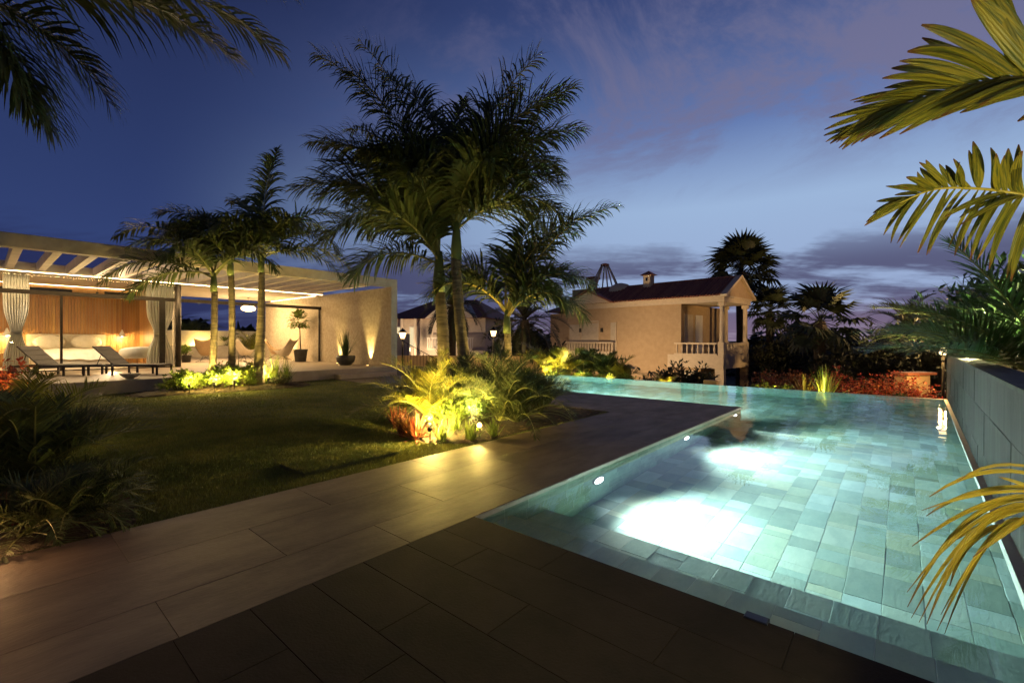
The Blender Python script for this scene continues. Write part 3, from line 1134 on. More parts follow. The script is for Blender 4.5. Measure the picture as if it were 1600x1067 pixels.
for i, (px, lb) in enumerate(((3, 'beside the gathered curtain'), (191, 'below the lit glass pendant'))):
    yv = .6 if i == 0 else 3.62
    nt = empty('bedside_table', (BKX + .42, yv, TERR_Z), 0, 'small wooden bedside table ' + lb, 'table', 'bedside tables')
    MB().cbox(-.22, .22, -.26, .26, .46, .5, .006).build('top', M_wood, nt)
    MB().box(-.2, .2, -.24, .24, .28, .459).build('drawer', M_wood, nt)
    for sx in (-1, 1):
        for sy in (-1, 1):
            MB().box(sx * .19 - .015, sx * .19 + .015, sy * .23 - .015, sy * .23 + .015, 0, .279).build('leg', M_wood, nt)
    pd = empty('pendant_lamp', (BKX + .42, yv, RZ0 + .02), 0, 'small hanging bedside pendant with glowing shade ' + lb, 'pendant lamp', 'bedside pendants')
    MB().tube([(0, 0, 0), (0, 0, -1.62)], .004, 5).build('cord', M_blackmetal, pd)
    MB().lathe([(.02, 0), (.05, -.10), (.10, -.22), (.19, -.27)], 18, (0, 0, -1.6), cap=False).build('shade', M_white, pd, smooth_=True)
    MB().lathe([(.01, .04), (.05, .02), (.06, -.02), (.01, -.06)], 12, (0, 0, -1.83)).build('bulb', M_warm_hot, pd, smooth_=True)
    lamp('POINT', 'pendant_bulb', (BKX + .42, yv, RZ0 + .02 - 1.93), 28, (1, .62, .22), pd, None, radius=.06)
# white rounded armchair by the column
ac = empty('armchair', (GX - 1.0, 3.55, TERR_Z), R(200), 'white rounded armchair on wooden legs behind the glazing', 'armchair')
MB().lathe([(.30, .30), (.34, .34), (.34, .42), (.28, .46)], 18).build('seat', M_linen, ac, smooth_=True)
m = MB()
for j in range(7):
    for i in range(17):
        a = R(-105 + 210 * i / 16)
        rr = .36 + .03 * math.sin(j / 6 * math.pi)
        m.v.append((-rr * math.cos(a), rr * math.sin(a), .36 + .34 * j / 6 * (1 - .35 * (abs(i - 8) / 8) ** 2)))
for j in range(6):
    for i in range(16):
        a = j * 17 + i
        m.f.append((a, a + 1, a + 18, a + 17))
o = m.build('backrest', M_linen, ac, smooth_=True)
o.modifiers.new('thick', 'SOLIDIFY').thickness = .07
for a in (45, 135, 225, 315):
    MB().tube([(.24 * math.cos(R(a)), .24 * math.sin(R(a)), .31), (.30 * math.cos(R(a)), .30 * math.sin(R(a)), 0)], [.018, .012], 6).build('leg', M_wood, ac)

# ------------------------------------------------------------------ LOUNGERS


def lounger(p, rz, label, fab):
    t = empty('sun_lounger', p, rz, label, 'sun lounger', 'sun loungers on the terrace')
    t.scale = (.86, .86, .92)
    L, W, H = 2.05, .72, .30
    for sy in (-1, 1):
        MB().cbox(-L / 2, L / 2, sy * W / 2 - .02, sy * W / 2 + .02, H - .05, H, .004).build('side_rail', M_bronze, t)
        for x in (-L / 2 + .03, -L / 2 + .72, L / 2 - .60, L / 2 - .03):
            if abs(x) > .9 or True:
                MB().box(x - .025, x + .025, sy * W / 2 - .02, sy * W / 2 + .02, 0, H - .0505).build('leg', M_bronze, t)
    for x in (-L / 2, L / 2):
        MB().box(x - .02, x + .02, -W / 2 + .021, W / 2 - .021, H - .048, H - .004).build('cross_rail', M_bronze, t)
    # sling seat with cross seams
    hx = -.30
    n = 4
    for k in range(n):
        a, b = hx + (L / 2 - hx) * k / n, hx + (L / 2 - hx) * (k + 1) / n
        MB().cbox(a + .006, b - .006, -W / 2 + .03, W / 2 - .03, H + .002, H + .022, .008).build('seat_panel', fab, t)
    br = empty('backrest', (hx, 0, H + .02), 0, parent=t)
    br.rotation_euler = (0, R(42), 0)
    BL = .80
    for k in range(4):
        a, b = -BL * (k + 1) / 4, -BL * k / 4
        MB().cbox(a + .006, b - .006, -W / 2 + .035, W / 2 - .035, -.01, .012, .006).build('sling_panel', fab, br)
    for sy in (-1, 1):
        MB().box(-BL, 0, sy * (W / 2 - .022) - .012, sy * (W / 2 - .022) + .012, -.022, .008).build('back_rail', M_bronze, br)
    for sy in (-1, 1):
        MB().bar((hx - .38, sy * .28, H + .32), (hx - .52, sy * .28, H - .02), .015).build('strut', M_blackmetal, t)
    return t


FZ = TERR_Z
LA = G(92, 586, FZ)
LB = G(205, 585, FZ)
lounger((LA.x, LA.y, FZ), YAW + R(6), 'grey sling sun lounger in front of the gathered curtain', M_sling)
lounger((LB.x, LB.y, FZ), YAW + R(6), 'paler sling sun lounger closer to the round column', M_sling2)
bp_ = G(212, 594, FZ)
bw = empty('stone_bowl', (VX - .35, bp_.y, FZ), 0, 'shallow pale stone bowl at the terrace edge', 'bowl')
MB().lathe([(.06, 0), (.14, .04), (.21, .13), (.20, .135), (.12, .06), (.01, .05)], 24).build('dish', M_bowl, bw, smooth_=True)
MB().tube([(.0, 0, .05), (.01, .0, .17)], [.02, .008], 8).build('burner', M_blackmetal, bw)

# ------------------------------------------------------------------ LOUNGE


def butterfly(p, rz, label, fab):
    t = empty('butterfly_chair', p, rz, label, 'chair', 'canvas chairs in the open lounge')
    pts = [(.36, .36, .52), (.36, -.36, .52), (-.42, .34, 1.02), (-.42, -.34, 1.02)]
    low = Vector((.02, 0, .30))
    m = MB()
    n = 9
    P = lambda u, v: ((Vector(pts[0]) * (1 - v) + Vector(pts[1]) * v) * (1 - u) + (Vector(pts[2]) * (1 - v) + Vector(pts[3]) * v) * u)
    for i in range(n):
        for j in range(n):
            u, v = i / (n - 1), j / (n - 1)
            q = P(u, v)
            sag = math.sin(math.pi * v) * (.10 + .30 * math.sin(math.pi * min(1, u * 1.15)) ** 1)
            q.z -= sag + .22 * math.sin(math.pi * u)
            q.z = max(q.z, .26)
            m.v.append(tuple(q))
    for i in range(n - 1):
        for j in range(n - 1):
            a = i * n + j
            m.f.append((a, a + 1, a + n + 1, a + n))
    o = m.build('sling', fab, t, smooth_=True)
    o.modifiers.new('thick', 'SOLIDIFY').thickness = .012
    feet = [(.30, .30, .008), (.30, -.30, .008), (-.30, .30, .008), (-.30, -.30, .008)]
    for a, b in ((0, 3), (1, 2), (2, 1), (3, 0)):
        MB().tube([pts[a], Vector(pts[a]) * .5 + Vector(feet[b]) * .5 + Vector((0, 0, -.05)), feet[b]], .009, 6).build('leg', M_blackmetal, t)
    return t


for px, py, rz, lb, fb in ((322, 19.6, 150, 'tan canvas butterfly chair between the two slim palm trunks', M_leather), (380, 20.6, 100, 'cream canvas butterfly chair facing the back garden', M_canvas),
                           (446, 19.8, 215, 'cream canvas butterfly chair beside the potted fig tree', M_canvas), (428, 22.0, 60, 'tan canvas butterfly chair deep in the lounge', M_leather)):
    q = base(px, py, FZ)
    butterfly((q.x, q.y, FZ), R(rz), lb, fb)
lpx = at(388, 482, 21.5)
lp = empty('lounge_pendant', (lpx.x, lpx.y, RZ0 + .02), 0, 'bright oval pendant lamp hanging in the open lounge', 'pendant lamp')
dz = lpx.z - RZ0 - .02
MB().tube([(0, 0, 0), (0, 0, dz + .16)], .006, 6).build('cord', M_blackmetal, lp)
MB().lathe([(.06, 0), (.05, -.02)], 12).build('ceiling_rose', M_blackmetal, lp)
MB().lathe([(.02, .17), (.20, .13), (.31, .02), (.28, -.08), (.12, -.14), (.02, -.15)], 20, (0, 0, dz)).build('shade', em('pendant glow', (1.0, .62, .22), 9), lp, smooth_=True)
lamp('POINT', 'pendant_bulb', (lpx.x, lpx.y, lpx.z - .35), 120, (1, .68, .32), lp, None, radius=.2)
# low back wall of the garden court and planter
MB().cbox(-29.6, -29.4, -6, 22, -.1, 1.75, .01).build('garden_wall', M_stucco_white, label='cream garden wall behind the open lounge', cat='wall')
plb = empty('planter_box', (-28.3, 8.0, TERR_Z), 0, 'long low concrete planter box at the back of the lounge', 'planter')
MB().cbox(-.3, .3, -2.6, 2.6, 0, .62, .01).build('box', M_conc, plb)
MB().box(-.26, .26, -2.55, 2.55, .621, .63).build('soil', M_soil, plb)
# wall washers on the side wall
for i, (px, py, en) in enumerate(((573, 571, 60), (516, 568, 34), (474, 562, 30))):
    q = G(px, py, FZ)
    q.y = VY1 - .25 - .14
    w = empty('wall_washer', (q.x, q.y, FZ), 0, 'round recessed floor uplight at the foot of the travertine wall, ' + ('by the terrace edge', 'behind the bowl planter', 'behind the fig pot')[i], 'floor light', 'uplights along the travertine wall')
    MB().tube([(0, 0, .0008), (0, 0, .008)], .05, 16).build('rim', M_steel, w)
    MB().tube([(0, 0, .0085), (0, 0, .011)], .038, 16).build('lens', M_warm, w)
    lamp('SPOT', 'wash_lamp', (q.x, q.y, FZ + .03), en, (1, .70, .22), w, (q.x, q.y + .10, FZ + 1), 50, .9, .03)
# ------------------------------------------------------------------ NEIGHBOUR HOUSE


def neighbour():
    A = base(888, 42.0)
    B = base(1128, 32.0)
    ex = (A - B)
    ex.z = 0
    LEN = ex.length
    ex.normalize()
    ey = Vector((-ex.y, ex.x, 0))
    if ey.dot(FWD) < 0:
        ey = -ey
    GZ = -3.1                                    # its ground floor lies below the pool terrace
    M0 = Matrix(((ex.x, ey.x, 0, B.x), (ex.y, ey.y, 0, B.y), (0, 0, 1, 0), (0, 0, 0, 1)))
    t = empty('house', (0, 0, 0), 0, 'peach stucco two storey house with clay tile roof and balustraded balconies', 'house')
    t.matrix_world = M0
    W = 4.7                                      # gable wing width
    EZ = 4.35                                    # eaves
    RD = 1.5
    F1 = 0.25                                    # balcony floor level
    lo = 3.0                                     # loggia depth
    MB().box(lo, LEN, 0, W + 3.5, GZ, EZ - .3).build('wall', M_stucco, t)
    MB().box(LEN + .001, LEN + 3.0, .9, W + 3.5, GZ, EZ - .5).build('wing_wall', M_stucco, t)
    # ground floor under the balcony, set back
    MB().box(1.6, lo - .001, .25, W, GZ, F1 - .45).build('porch_wall', M_stucco, t)
    # balcony slab and parapet band
    MB().box(-.15, lo - .002, -.12, W + .1, F1 - .95, F1).build('balcony_slab', M_stucco_trim, t)
    # eaves band
    MB().box(-.22, LEN + .25, -.22, W + .2, EZ - .32, EZ).build('cornice', M_stucco_trim, t)
    MB().box(-.3, LEN + .3, -.32, W + .3, EZ + .001, EZ + .13).build('eaves', M_stucco_trim, t)
    # gable roof
    rt = empty('roof', (0, 0, 0), 0, parent=t)
    z0, zr = EZ + .12, EZ + .12 + RD
    y0, y1, ym = -.42, W + .42, W / 2
    MB().add([(-.1, y0, z0), (-.1, y1, z0), (-.1, ym, zr), (LEN + .4, y0, z0), (LEN + .4, y1, z0), (LEN + .4, ym, zr)],
             [(0, 2, 5, 3), (1, 4, 5, 2), (0, 1, 2), (3, 5, 4), (0, 3, 4, 1)]).build('roof_deck', M_roof, rt)
    pitch = math.atan2(RD, ym - y0)
    sl = math.hypot(RD, ym - y0)
    nrow = 62
    step = (LEN + .5) / nrow
    for side in (0, 1):
        tm = MB()
        for k in range(nrow):
            xx = -.1 + (k + .5) * step
            pts = []
            for q in range(9):
                s_ = q / 8
                yy = (y0 + (ym - y0) * s_) if side == 0 else (y1 - (y1 - ym) * s_)
                zz = z0 + RD * s_ + .03
                pts.append((xx, yy, zz))
            tm.tube(pts, [.075 + (.012 if q % 2 else 0) for q in range(9)], 6)
        tm.build('tile_rows', M_roof, rt, kind='stuff')
    MB().tube([(-.12, ym, zr + .05), (LEN + .4, ym, zr + .05)], .10, 8).build('ridge_tiles', M_roof, rt)
    # gable front with moulded edges
    g = empty('gable', (0, 0, 0), 0, parent=t)
    MB().add([(-.32, y0 + .1, z0), (-.32, y1 - .1, z0), (-.32, ym, zr - .08), (-.12, y0 + .1, z0), (-.12, y1 - .1, z0), (-.12, ym, zr - .08)],
             [(0, 1, 2), (3, 5, 4), (0, 3, 4, 1), (0, 2, 5, 3), (1, 4, 5, 2)]).build('pediment', M_stucco, g)
    for ya, yb in ((y0 - .1, ym), (y1 + .1, ym)):
        MB().bar((-.30, ya, z0 - .02), (-.30, yb, zr + .06), .42, .17, up=(0, 0, 1)).build('verge', M_stucco_trim, g)
    # columns of the loggia
    for (cx_, cy_) in ((.05, .12), (.05, W - .15), (1.5, W - .15)):
        c = empty('column', (cx_, cy_, F1), 0, parent=t)
        MB().box(-.2, .2, -.2, .2, 0, .95).build('pedestal', M_stucco_trim, c)
        MB().tube([(0, 0, .95), (0, 0, EZ - F1 - .6)], [.17, .15], 14).build('shaft', M_stucco_trim, c)
        MB().box(-.2, .2, -.2, .2, EZ - F1 - .6, EZ - F1 - .33).build('capital', M_stucco_trim, c)
    MB().box(.05 - .2, .45, -.05, .35, GZ, F1 - .951).build('pier', M_stucco_trim, t)
    MB().box(.05 - .2, .35, W - .35, W, GZ, F1 - .951).build('pier', M_stucco, t)
    # loggia back wall windows
    MB().box(lo - .06, lo - .003, .5, 1.9, F1 + .05, 3.3).build('shutter', M_shutter, t)
    MB().box(lo - .06, lo - .003, 2.4, 3.6, F1 + .05, 3.3).build('door', M_white, t)
    bal = MB()
    bal.lathe([(.055, 0), (.075, .03), (.05, .08), (.085, .28), (.06, .48), (.045, .58), (.07, .64), (.06, .68)], 8)
    bme = bal.mesh('baluster', M_stucco_trim, True)

    def balustrade(p0, p1, n, name='balustrade'):
        p0, p1 = Vector(p0), Vector(p1)
        b = empty(name, p0, 0, parent=t)
        d = p1 - p0
        MB().bar((0, 0, .05), d + Vector((0, 0, .05)), .2, .1).build('plinth', M_stucco_trim, b)
        MB().bar((0, 0, .84), d + Vector((0, 0, .84)), .22, .12).build('rail', M_stucco_trim, b)
        for k in range(n):
            link('baluster', bme, b, loc=d * ((k + .5) / n) + Vector((0, 0, .1)))

    balustrade((.3, -.02, F1), (lo + .5, -.02, F1), 8)
    balustrade((.0, .35, F1), (.0, W - .35, F1), 13)
    MB().box(lo - .2, lo + 1.0, -.14, -.001, F1 - .95, F1).build('balcony_end', M_stucco_trim, t)
    # rear balcony window group near the left end
    LX = LEN - 4.6
    w1 = empty('window', (LX + 1.3, 0, 1.35), 0, parent=t)
    MB().box(0, 1.75, -.03, -.001, -.9, 1.45).build('shutter', M_shutter, w1)
    MB().box(-.1, -.001, -.07, -.001, -1.0, 1.55).box(1.751, 1.85, -.07, -.001, -1.0, 1.55).box(-.1, 1.85, -.07, -.001, 1.551, 1.65).build('frame', M_stucco_trim, w1)
    w2 = empty('window', (LX - .55, 0, 1.35), 0, parent=t)
    MB().box(0, .55, -.02, -.001, -.9, 1.45).build('shutter', M_shutter, w2)
    MB().box(-.05, -.001, -.09, -.001, -.95, 1.5).build('frame', M_stucco_trim, w2)
    w3 = empty('window', (LX + 3.25, 0, 1.35), 0, parent=t)
    MB().box(0, 1.2, -.02, -.001, -.9, 1.35).build('shutter', M_shutter, w3)
    MB().box(LX - .7, LX + 4.6, -.55, -.004, F1 - .3, F1).build('balcony_slab', M_stucco_trim, t)
    balustrade((LX - .6, -.46, F1), (LX + 4.5, -.46, F1), 17)
    # wall lanterns by the windows
    for xx in (LX + .85, LX + 3.15):
        MB().box(xx - .09, xx + .09, -.16, -.004, 2.0, 2.35).build('wall_lantern', M_bronze, t)
    # small gablet over the rear balcony
    gx0, gx1 = LX - .3, LX + 4.3
    gm = (gx0 + gx1) / 2
    MB().add([(gx0, -.62, EZ + .13), (gx1, -.62, EZ + .13), (gm, -.62, EZ + 1.15), (gx0, 1.2, EZ + .13), (gx1, 1.2, EZ + .13), (gm, 1.2, EZ + 1.15)],
             [(0, 1, 2), (3, 5, 4), (0, 3, 4, 1), (0, 2, 5, 3), (1, 4, 5, 2)]).build('gablet', M_stucco_trim, t)
    for xa in (gx0 - .25, gx1 + .25):
        MB().bar((xa, -.3, EZ + .12), (gm, -.3, EZ + 1.28), .95, .1, up=(0, 0, 1)).build('gablet_roof', M_roof, t)
    # ground floor openings
    w4 = empty('window', (LX - 1.9, 0, -1.9), 0, parent=t)
    MB().box(0, 1.3, -.03, -.001, -.75, 1.15).build('pane', M_darkglass, w4)
    MB().box(.62, .70, -.05, -.031, -.75, 1.15).box(1.301, 1.40, -.06, -.001, -.8, 1.2).box(-.1, -.001, -.06, -.001, -.8, 1.2).build('frame', M_bronze, w4)
    MB().box(1.9, 2.9, .2, .249, GZ + .1, -.9).build('porch_door', M_shutter, t)
    # chimney with pitched cap, dome, flat roof block, cowl, dish and aerial
    ch = empty('chimney', (LEN * .50, ym - .2, zr - .55), 0, parent=t)
    MB().box(-.33, .33, -.33, .33, -.2, 1.35).build('stack', M_stucco_trim, ch)
    MB().box(-.10, .10, -.336, -.331, .85, 1.15).build('vent', M_darkglass, ch)
    MB().add([(-.55, -.55, 1.36), (.55, -.55, 1.36), (.55, .55, 1.36), (-.55, .55, 1.36), (0, 0, 1.75)], [(0, 1, 4), (1, 2, 4), (2, 3, 4), (3, 0, 4), (0, 3, 2, 1)]).build('cap', M_roof, ch)
    MB().lathe([(1.15, 0), (1.12, .5), (.95, .85), (.6, 1.1), (.15, 1.22)], 20, (LEN * .72, ym + .3, zr - .75)).build('dome', M_stucco_trim, t, smooth_=True)
    MB().box(LEN * .74, LEN + 1.6, ym + .2, W + 3.0, EZ, zr + .25).build('roof_terrace_block', M_stucco, t)
    cw = empty('roof_pergola', (LEN * .93, ym + 2.0, zr + .25), 0, parent=t)
    for k in range(8):
        a = k * math.pi / 4
        MB().tube([(1.45 * math.cos(a), 1.45 * math.sin(a), 0), (.9 * math.cos(a), .9 * math.sin(a), 1.2), (.32 * math.cos(a), .32 * math.sin(a), 2.35)], .07, 6).build('rib', M_stucco_trim, cw)
    MB().lathe([(.42, 2.3), (.42, 2.45), (.1, 2.55)], 12).build('top_ring', M_roof, cw)
    ch2 = empty('chimney', (LEN * 1.06, ym + 2.6, zr + .2), 0, parent=t)
    MB().box(-.3, .3, -.3, .3, 0, 1.25).build('stack', M_stucco, ch2)
    MB().box(-.5, .5, -.5, .5, 1.25, 1.5).build('cap', M_roof, ch2)
    ds = empty('satellite_dish', (LEN + 2.2, .6, EZ + .9), 0, parent=t)
    dm = MB().lathe([(.02, .25), (.4, .18), (.75, 0), (.95, -.22), (.93, -.24), (.4, .12), (.02, .2)], 20)
    o = dm.build('reflector', M_dish, ds, smooth_=True)
    o.rotation_euler = (R(70), 0, R(-60))
    o.location = (0, 0, .9)
    MB().tube([(0, 0, -.6), (0, 0, .8)], .05, 8).build('mast', M_steel, ds)
    an = empty('aerial', (LEN + .7, ym + 1.2, zr), 0, parent=t)
    MB().tube([(0, 0, 0), (0, 0, 1.6)], .03, 6).build('pole', M_bronze, an)
    for k in range(4):
        MB().tube([(-.3 + .1 * k, -.25, 1.25), (-.3 + .1 * k, .25, 1.25)], .012, 5).build('element', M_bronze, an)
    # left wing pitched roof
    MB().add([(LEN - .2, .3, EZ - .35), (LEN + 3.5, .3, EZ - .35), (LEN + 3.5, W + 3, EZ - .35), (LEN - .2, W + 3, EZ - .35), (LEN - .2, W, EZ + 1.4), (LEN + 1.0, W, EZ + 1.4)],
             [(0, 1, 5, 4), (1, 2, 5), (2, 3, 4, 5), (0, 4, 3), (0, 3, 2, 1)]).build('wing_roof', M_roof, t)
    return M0, LEN


NM, NLEN = neighbour()


def street_lantern(p, h, label, energy=30, color=(1, .62, .25)):
    t = empty('street_lantern', p, 0, label, 'lamp post', 'street lanterns')
    MB().tube([(0, 0, -.2), (0, 0, .3), (0, 0, h)], [.07, .045, .04], 10).build('post', M_blackmetal, t)
    hd = empty('lantern_head', (0, 0, h), 0, parent=t)
    MB().lathe([(.10, 0), (.19, .30), (.17, .31), (.09, .02)], 6).build('glass', em('lantern glow', (1, .60, .24), 5), hd)
    MB().lathe([(.23, .31), (.20, .36), (.06, .50), (.01, .56)], 6).build('cap', M_blackmetal, hd)
    lamp('POINT', 'lantern_lamp', Vector(p) + Vector((0, 0, h - .12)), energy, color, t, None, radius=.12)
    return t


street_lantern(base(629, 24, -.6), 1.95, 'small street lantern on a post beside the stair railing', 60)
street_lantern(base(771, 26, -.8), 2.3, 'small street lantern glowing behind the palm island', 60)
# sodium street lamp in front of the neighbour, out of the hedge
q = base(1530, 21.0)
sl = empty('street_light', (q.x, q.y, -3.2), 0, 'slim street light pole behind the planter shrubs at the wall end', 'lamp post')
MB().tube([(0, 0, 0), (0, 0, 5.4)], [.06, .045], 8).build('pole', M_blackmetal, sl)
MB().lathe([(.05, 0), (.14, .06), (.14, .16), (.02, .22)], 10, (0, 0, 5.4)).build('lamp_head', M_warm, sl)
lamp('POINT', 'street_bulb', (q.x, q.y, 2.0), 2600, (1, .60, .24), sl, None, radius=.15)

# white house between villa and palms


def white_house():
    o = base(668, 44, -2.0)
    t = empty('house', o, YAW + R(-18), 'white stucco house with dark hipped roof half hidden behind the palms', 'house')
    MB().box(-4.2, 6, 0, 8, -1, 5.3).build('wall', M_stucco_white, t)
    MB().add([(-4.7, -.5, 5.3), (6.5, -.5, 5.3), (6.5, 8.5, 5.3), (-4.7, 8.5, 5.3), (-1.5, 4, 7.4), (3.5, 4, 7.4)], [(0, 1, 5, 4), (1, 2, 5), (2, 3, 4, 5), (3, 0, 4), (0, 3, 2, 1)]).build('roof', M_roof, t)
    MB().add([(.2, -.9, 5.31), (5.4, -.9, 5.31), (2.8, -.9, 7.2), (.2, 3, 5.31), (5.4, 3, 5.31), (2.8, 3, 7.2)], [(0, 1, 2), (3, 5, 4), (0, 2, 5, 3), (1, 4, 5, 2), (0, 3, 4, 1)]).build('gable', M_stucco_white, t)
    for x in (-3.9, -2.4, -.9):
        MB().tube([(x, -.75, -1), (x, -.75, 5.29)], .16, 10).build('column', M_stucco_white, t)
    for x in (-3.5, -1.9):
        w = empty('window', (x, 0, 2.6), 0, parent=t)
        MB().box(0, .8, -.04, -.001, 0, 1.9).build('pane', M_window_lit, w)
        MB().box(-.08, -.001, -.08, -.001, -.08, 1.98).box(.801, .88, -.08, -.001, -.08, 1.98).box(0, .8, -.08, -.001, 1.901, 1.98).build('frame', M_white, w)
    w = empty('window', (3.2, 0, .2), 0, parent=t)
    m = MB()
    m.box(0, 1.1, -.04, -.001, 0, 1.4)
    m.build('pane', M_darkglass, w)
    MB().tube([(-.02, -.05, 0), (-.02, -.05, 1.4), (.15, -.05, 1.75), (.55, -.05, 1.95), (.95, -.05, 1.75), (1.12, -.05, 1.4), (1.12, -.05, 0)], .05, 6).build('frame', M_white, w)
    lt = MB().lathe([(.08, 0), (.13, .25), (.03, .36)], 6, (-.4, -2.6, 2.2)).build('added_lantern', M_shade, t)  # lantern, post and lamp added to brighten the white house
    MB().tube([(-.4, -2.6, -1), (-.4, -2.6, 2.2)], .04, 6).build('added_post', M_blackmetal, t)
    lamp('POINT', 'house_fill_lamp', t.matrix_basis @ Vector((-.4, -3.2, 2.0)), 330, (1, .66, .36), None, None, radius=.15)
    b = empty('balcony', (.4, -.8, 2.5), 0, parent=t)
    MB().box(0, 4.6, 0, .8, -.2, 0).build('slab', M_stucco_white, b)
    for k in range(24):
        MB().box(k * .2, k * .2 + .05, 0, .05, .001, .9).build('bar', M_white, b)
    MB().box(-.02, 4.7, -.02, .08, .901, .98).build('rail', M_white, b)


white_house()
# hedge-high garden wall with the sloping stair railing in front of the white house
p = base(690, 27, -.6)
MB().cbox(-5, 9, -.12, .12, -.4, .95, .01).build('boundary_wall', M_stucco, loc=p, rot=(0, 0, YAW + R(-6)), label='low ochre boundary wall below the white house', cat='wall')
rl = empty('stair_railing', base(632, 22.5, -.2), YAW + R(-6), 'thin black stair railing sloping down beside the villa wall', 'railing')
for k in range(12):
    x = k * .16
    MB().tube([(x, 0, -.6), (x, 0, 1.35 - k * .085)], .012, 5).build('baluster', M_blackmetal, rl)
MB().tube([(-.05, 0, 1.4), (12 * .16, 0, 1.40 - 12 * .085)], .022, 6).build('handrail', M_blackmetal, rl)

# ------------------------------------------------------------------ PLANT BUILDERS


def rot_about(v, axis, a):
    return Quaternion(axis, a) @ v


def frond_geo(mr, ml, L, n, ll, lw, e0, bend, seed, gap=.12, vee=25, gravity=.55, segs=4, petiole=.18, rr=.018, plumose=0.0, side_bend=0.0, tipf=.35, sweep=.9):
    """one palm frond from the origin along +x; mr takes the stalk, ml the leaflets"""
    r_ = random.Random(seed)
    N = 22
    p = Vector((0, 0, 0))
    e = e0
    az_ = 0.0
    pts = [p.copy()]
    tang = []
    for i in range(N):
        t_ = i / N
        d = Vector((math.cos(e) * math.cos(az_), math.cos(e) * math.sin(az_), math.sin(e)))
        tang.append(d)
        p = p + d * (L / N)
        pts.append(p.copy())
        e -= bend / N * (0.45 + 1.3 * t_)
        az_ += side_bend / N
    tang.append(tang[-1])
    mr.tube(pts, [rr * (1 - .88 * (i / N)) + .0015 for i in range(N + 1)], 5)
    for k in range(n):
        t_ = petiole + (1 - petiole) * (k + .5) / n
        f = t_ * N
        i = min(int(f), N - 1)
        q = pts[i].lerp(pts[i + 1], f - i)
        T = tang[i]
        S = Vector((-math.sin(az_ * t_), math.cos(az_ * t_), 0))
        S = (S - T * S.dot(T)).normalized()
        U = T.cross(S)
        if U.z < 0:
            U = -U
        tt = (t_ - petiole) / (1 - petiole)
        prof = (min(1, .45 + tt * 2.6) * (1 - (1 - tipf) * max(0, (tt - .35) / .65) ** 1.4))
        fwd = math.radians(32 + 38 * tt * sweep)
        for s in (-1, 1):
            if r_.random() < .03:
                continue
            vv = math.radians(vee * (1 - .4 * tt) + r_.uniform(-8, 8) + plumose * r_.choice((-38, 0, 34)))
            d = (S * s * math.cos(fwd) + T * math.sin(fwd))
            d = (d * math.cos(vv) + U * math.sin(vv)).normalized()
            l = ll * prof * r_.uniform(.88, 1.08)
            wd = lw * (.75 + .35 * prof) * r_.uniform(.85, 1.1)
            pos = q.copy()
            prof_w = [.35, 1.0, .95, .62, .0] if segs == 4 else [.4, 1.0, .75, 0]
            base_i = len(ml.v)
            g_ = gravity * r_.uniform(.75, 1.3)
            for j in range(segs + 1):
                nrm = U - d * U.dot(d)
                wv = d.cross(nrm)
                if wv.length < 1e-4:
                    wv = d.orthogonal()
                wv.normalize()
                hw = wd * prof_w[j] * .5
                if j == segs:
                    ml.v.append(tuple(pos))
                else:
                    ml.v.append(tuple(pos + wv * hw))
                    ml.v.append(tuple(pos - wv * hw))
                pos = pos + d * (l / segs)
                d = (d + Vector((0, 0, -1)) * g_ * (.25 + .75 * j / segs) * (1.3 / segs * 1.6)).normalized()
            for j in range(segs - 1):
                a = base_i + 2 * j
                ml.f.append((a, a + 1, a + 3, a + 2))
            a = base_i + 2 * (segs - 1)
            ml.f.append((a, a + 1, a + 2))


_fc = {}


def frond(parent, loc, az_img, key, lm, rm, params, scale=1.0, seed=0):
    """frond part: stalk mesh with its leaflets as a sub-part; meshes are shared between alike fronds"""
    k = (key, lm.name, rm.name, tuple(sorted(params.items())), seed)
    if k not in _fc:
        a, b = MB(), MB()
        frond_geo(a, b, seed=seed * 7 + 1, **params)
        _fc[k] = (a.mesh('frond', rm), b.mesh('leaflets', lm))
    ms, mlv = _fc[k]
    o = link('frond', ms, parent, loc=loc, rot=(0, 0, YAW + R(az_img)))
    o.scale = (scale,) * 3
    link('leaflets', mlv, o)
    return o


def palm_trunk(parent, p0, p1, r0, r1, mat=None, rings=26, shaft=None, lean=0.0):
    """ringed trunk from p0 to p1 in the parent's space"""
    p0, p1 = Vector(p0), Vector(p1)
    pts, rad = [], []
    n = rings * 2
    for i in range(n + 1):
        t_ = i / n
        q = p0.lerp(p1, t_)
        q += Vector((math.sin(t_ * math.pi) * lean, math.sin(t_ * 2.1) * lean * .4, 0))
        pts.append(q)
        flare = 1 + .45 * math.exp(-t_ * 9)
        rad.append((r0 + (r1 - r0) * t_) * flare * (1.05 if i % 2 else .955))
    MB().tube(pts, rad, 14).build('trunk', mat or M_trunk, parent, smooth_=True)
    if shaft:
        MB().tube([p1 - Vector((0, 0, .02)), p1 + Vector((0, 0, shaft * .3)), p1 + Vector((0, 0, shaft))], [r1 * 1.12, r1 * 1.15, r1 * .6], 14).build('crownshaft', M_shaft, parent, smooth_=True)


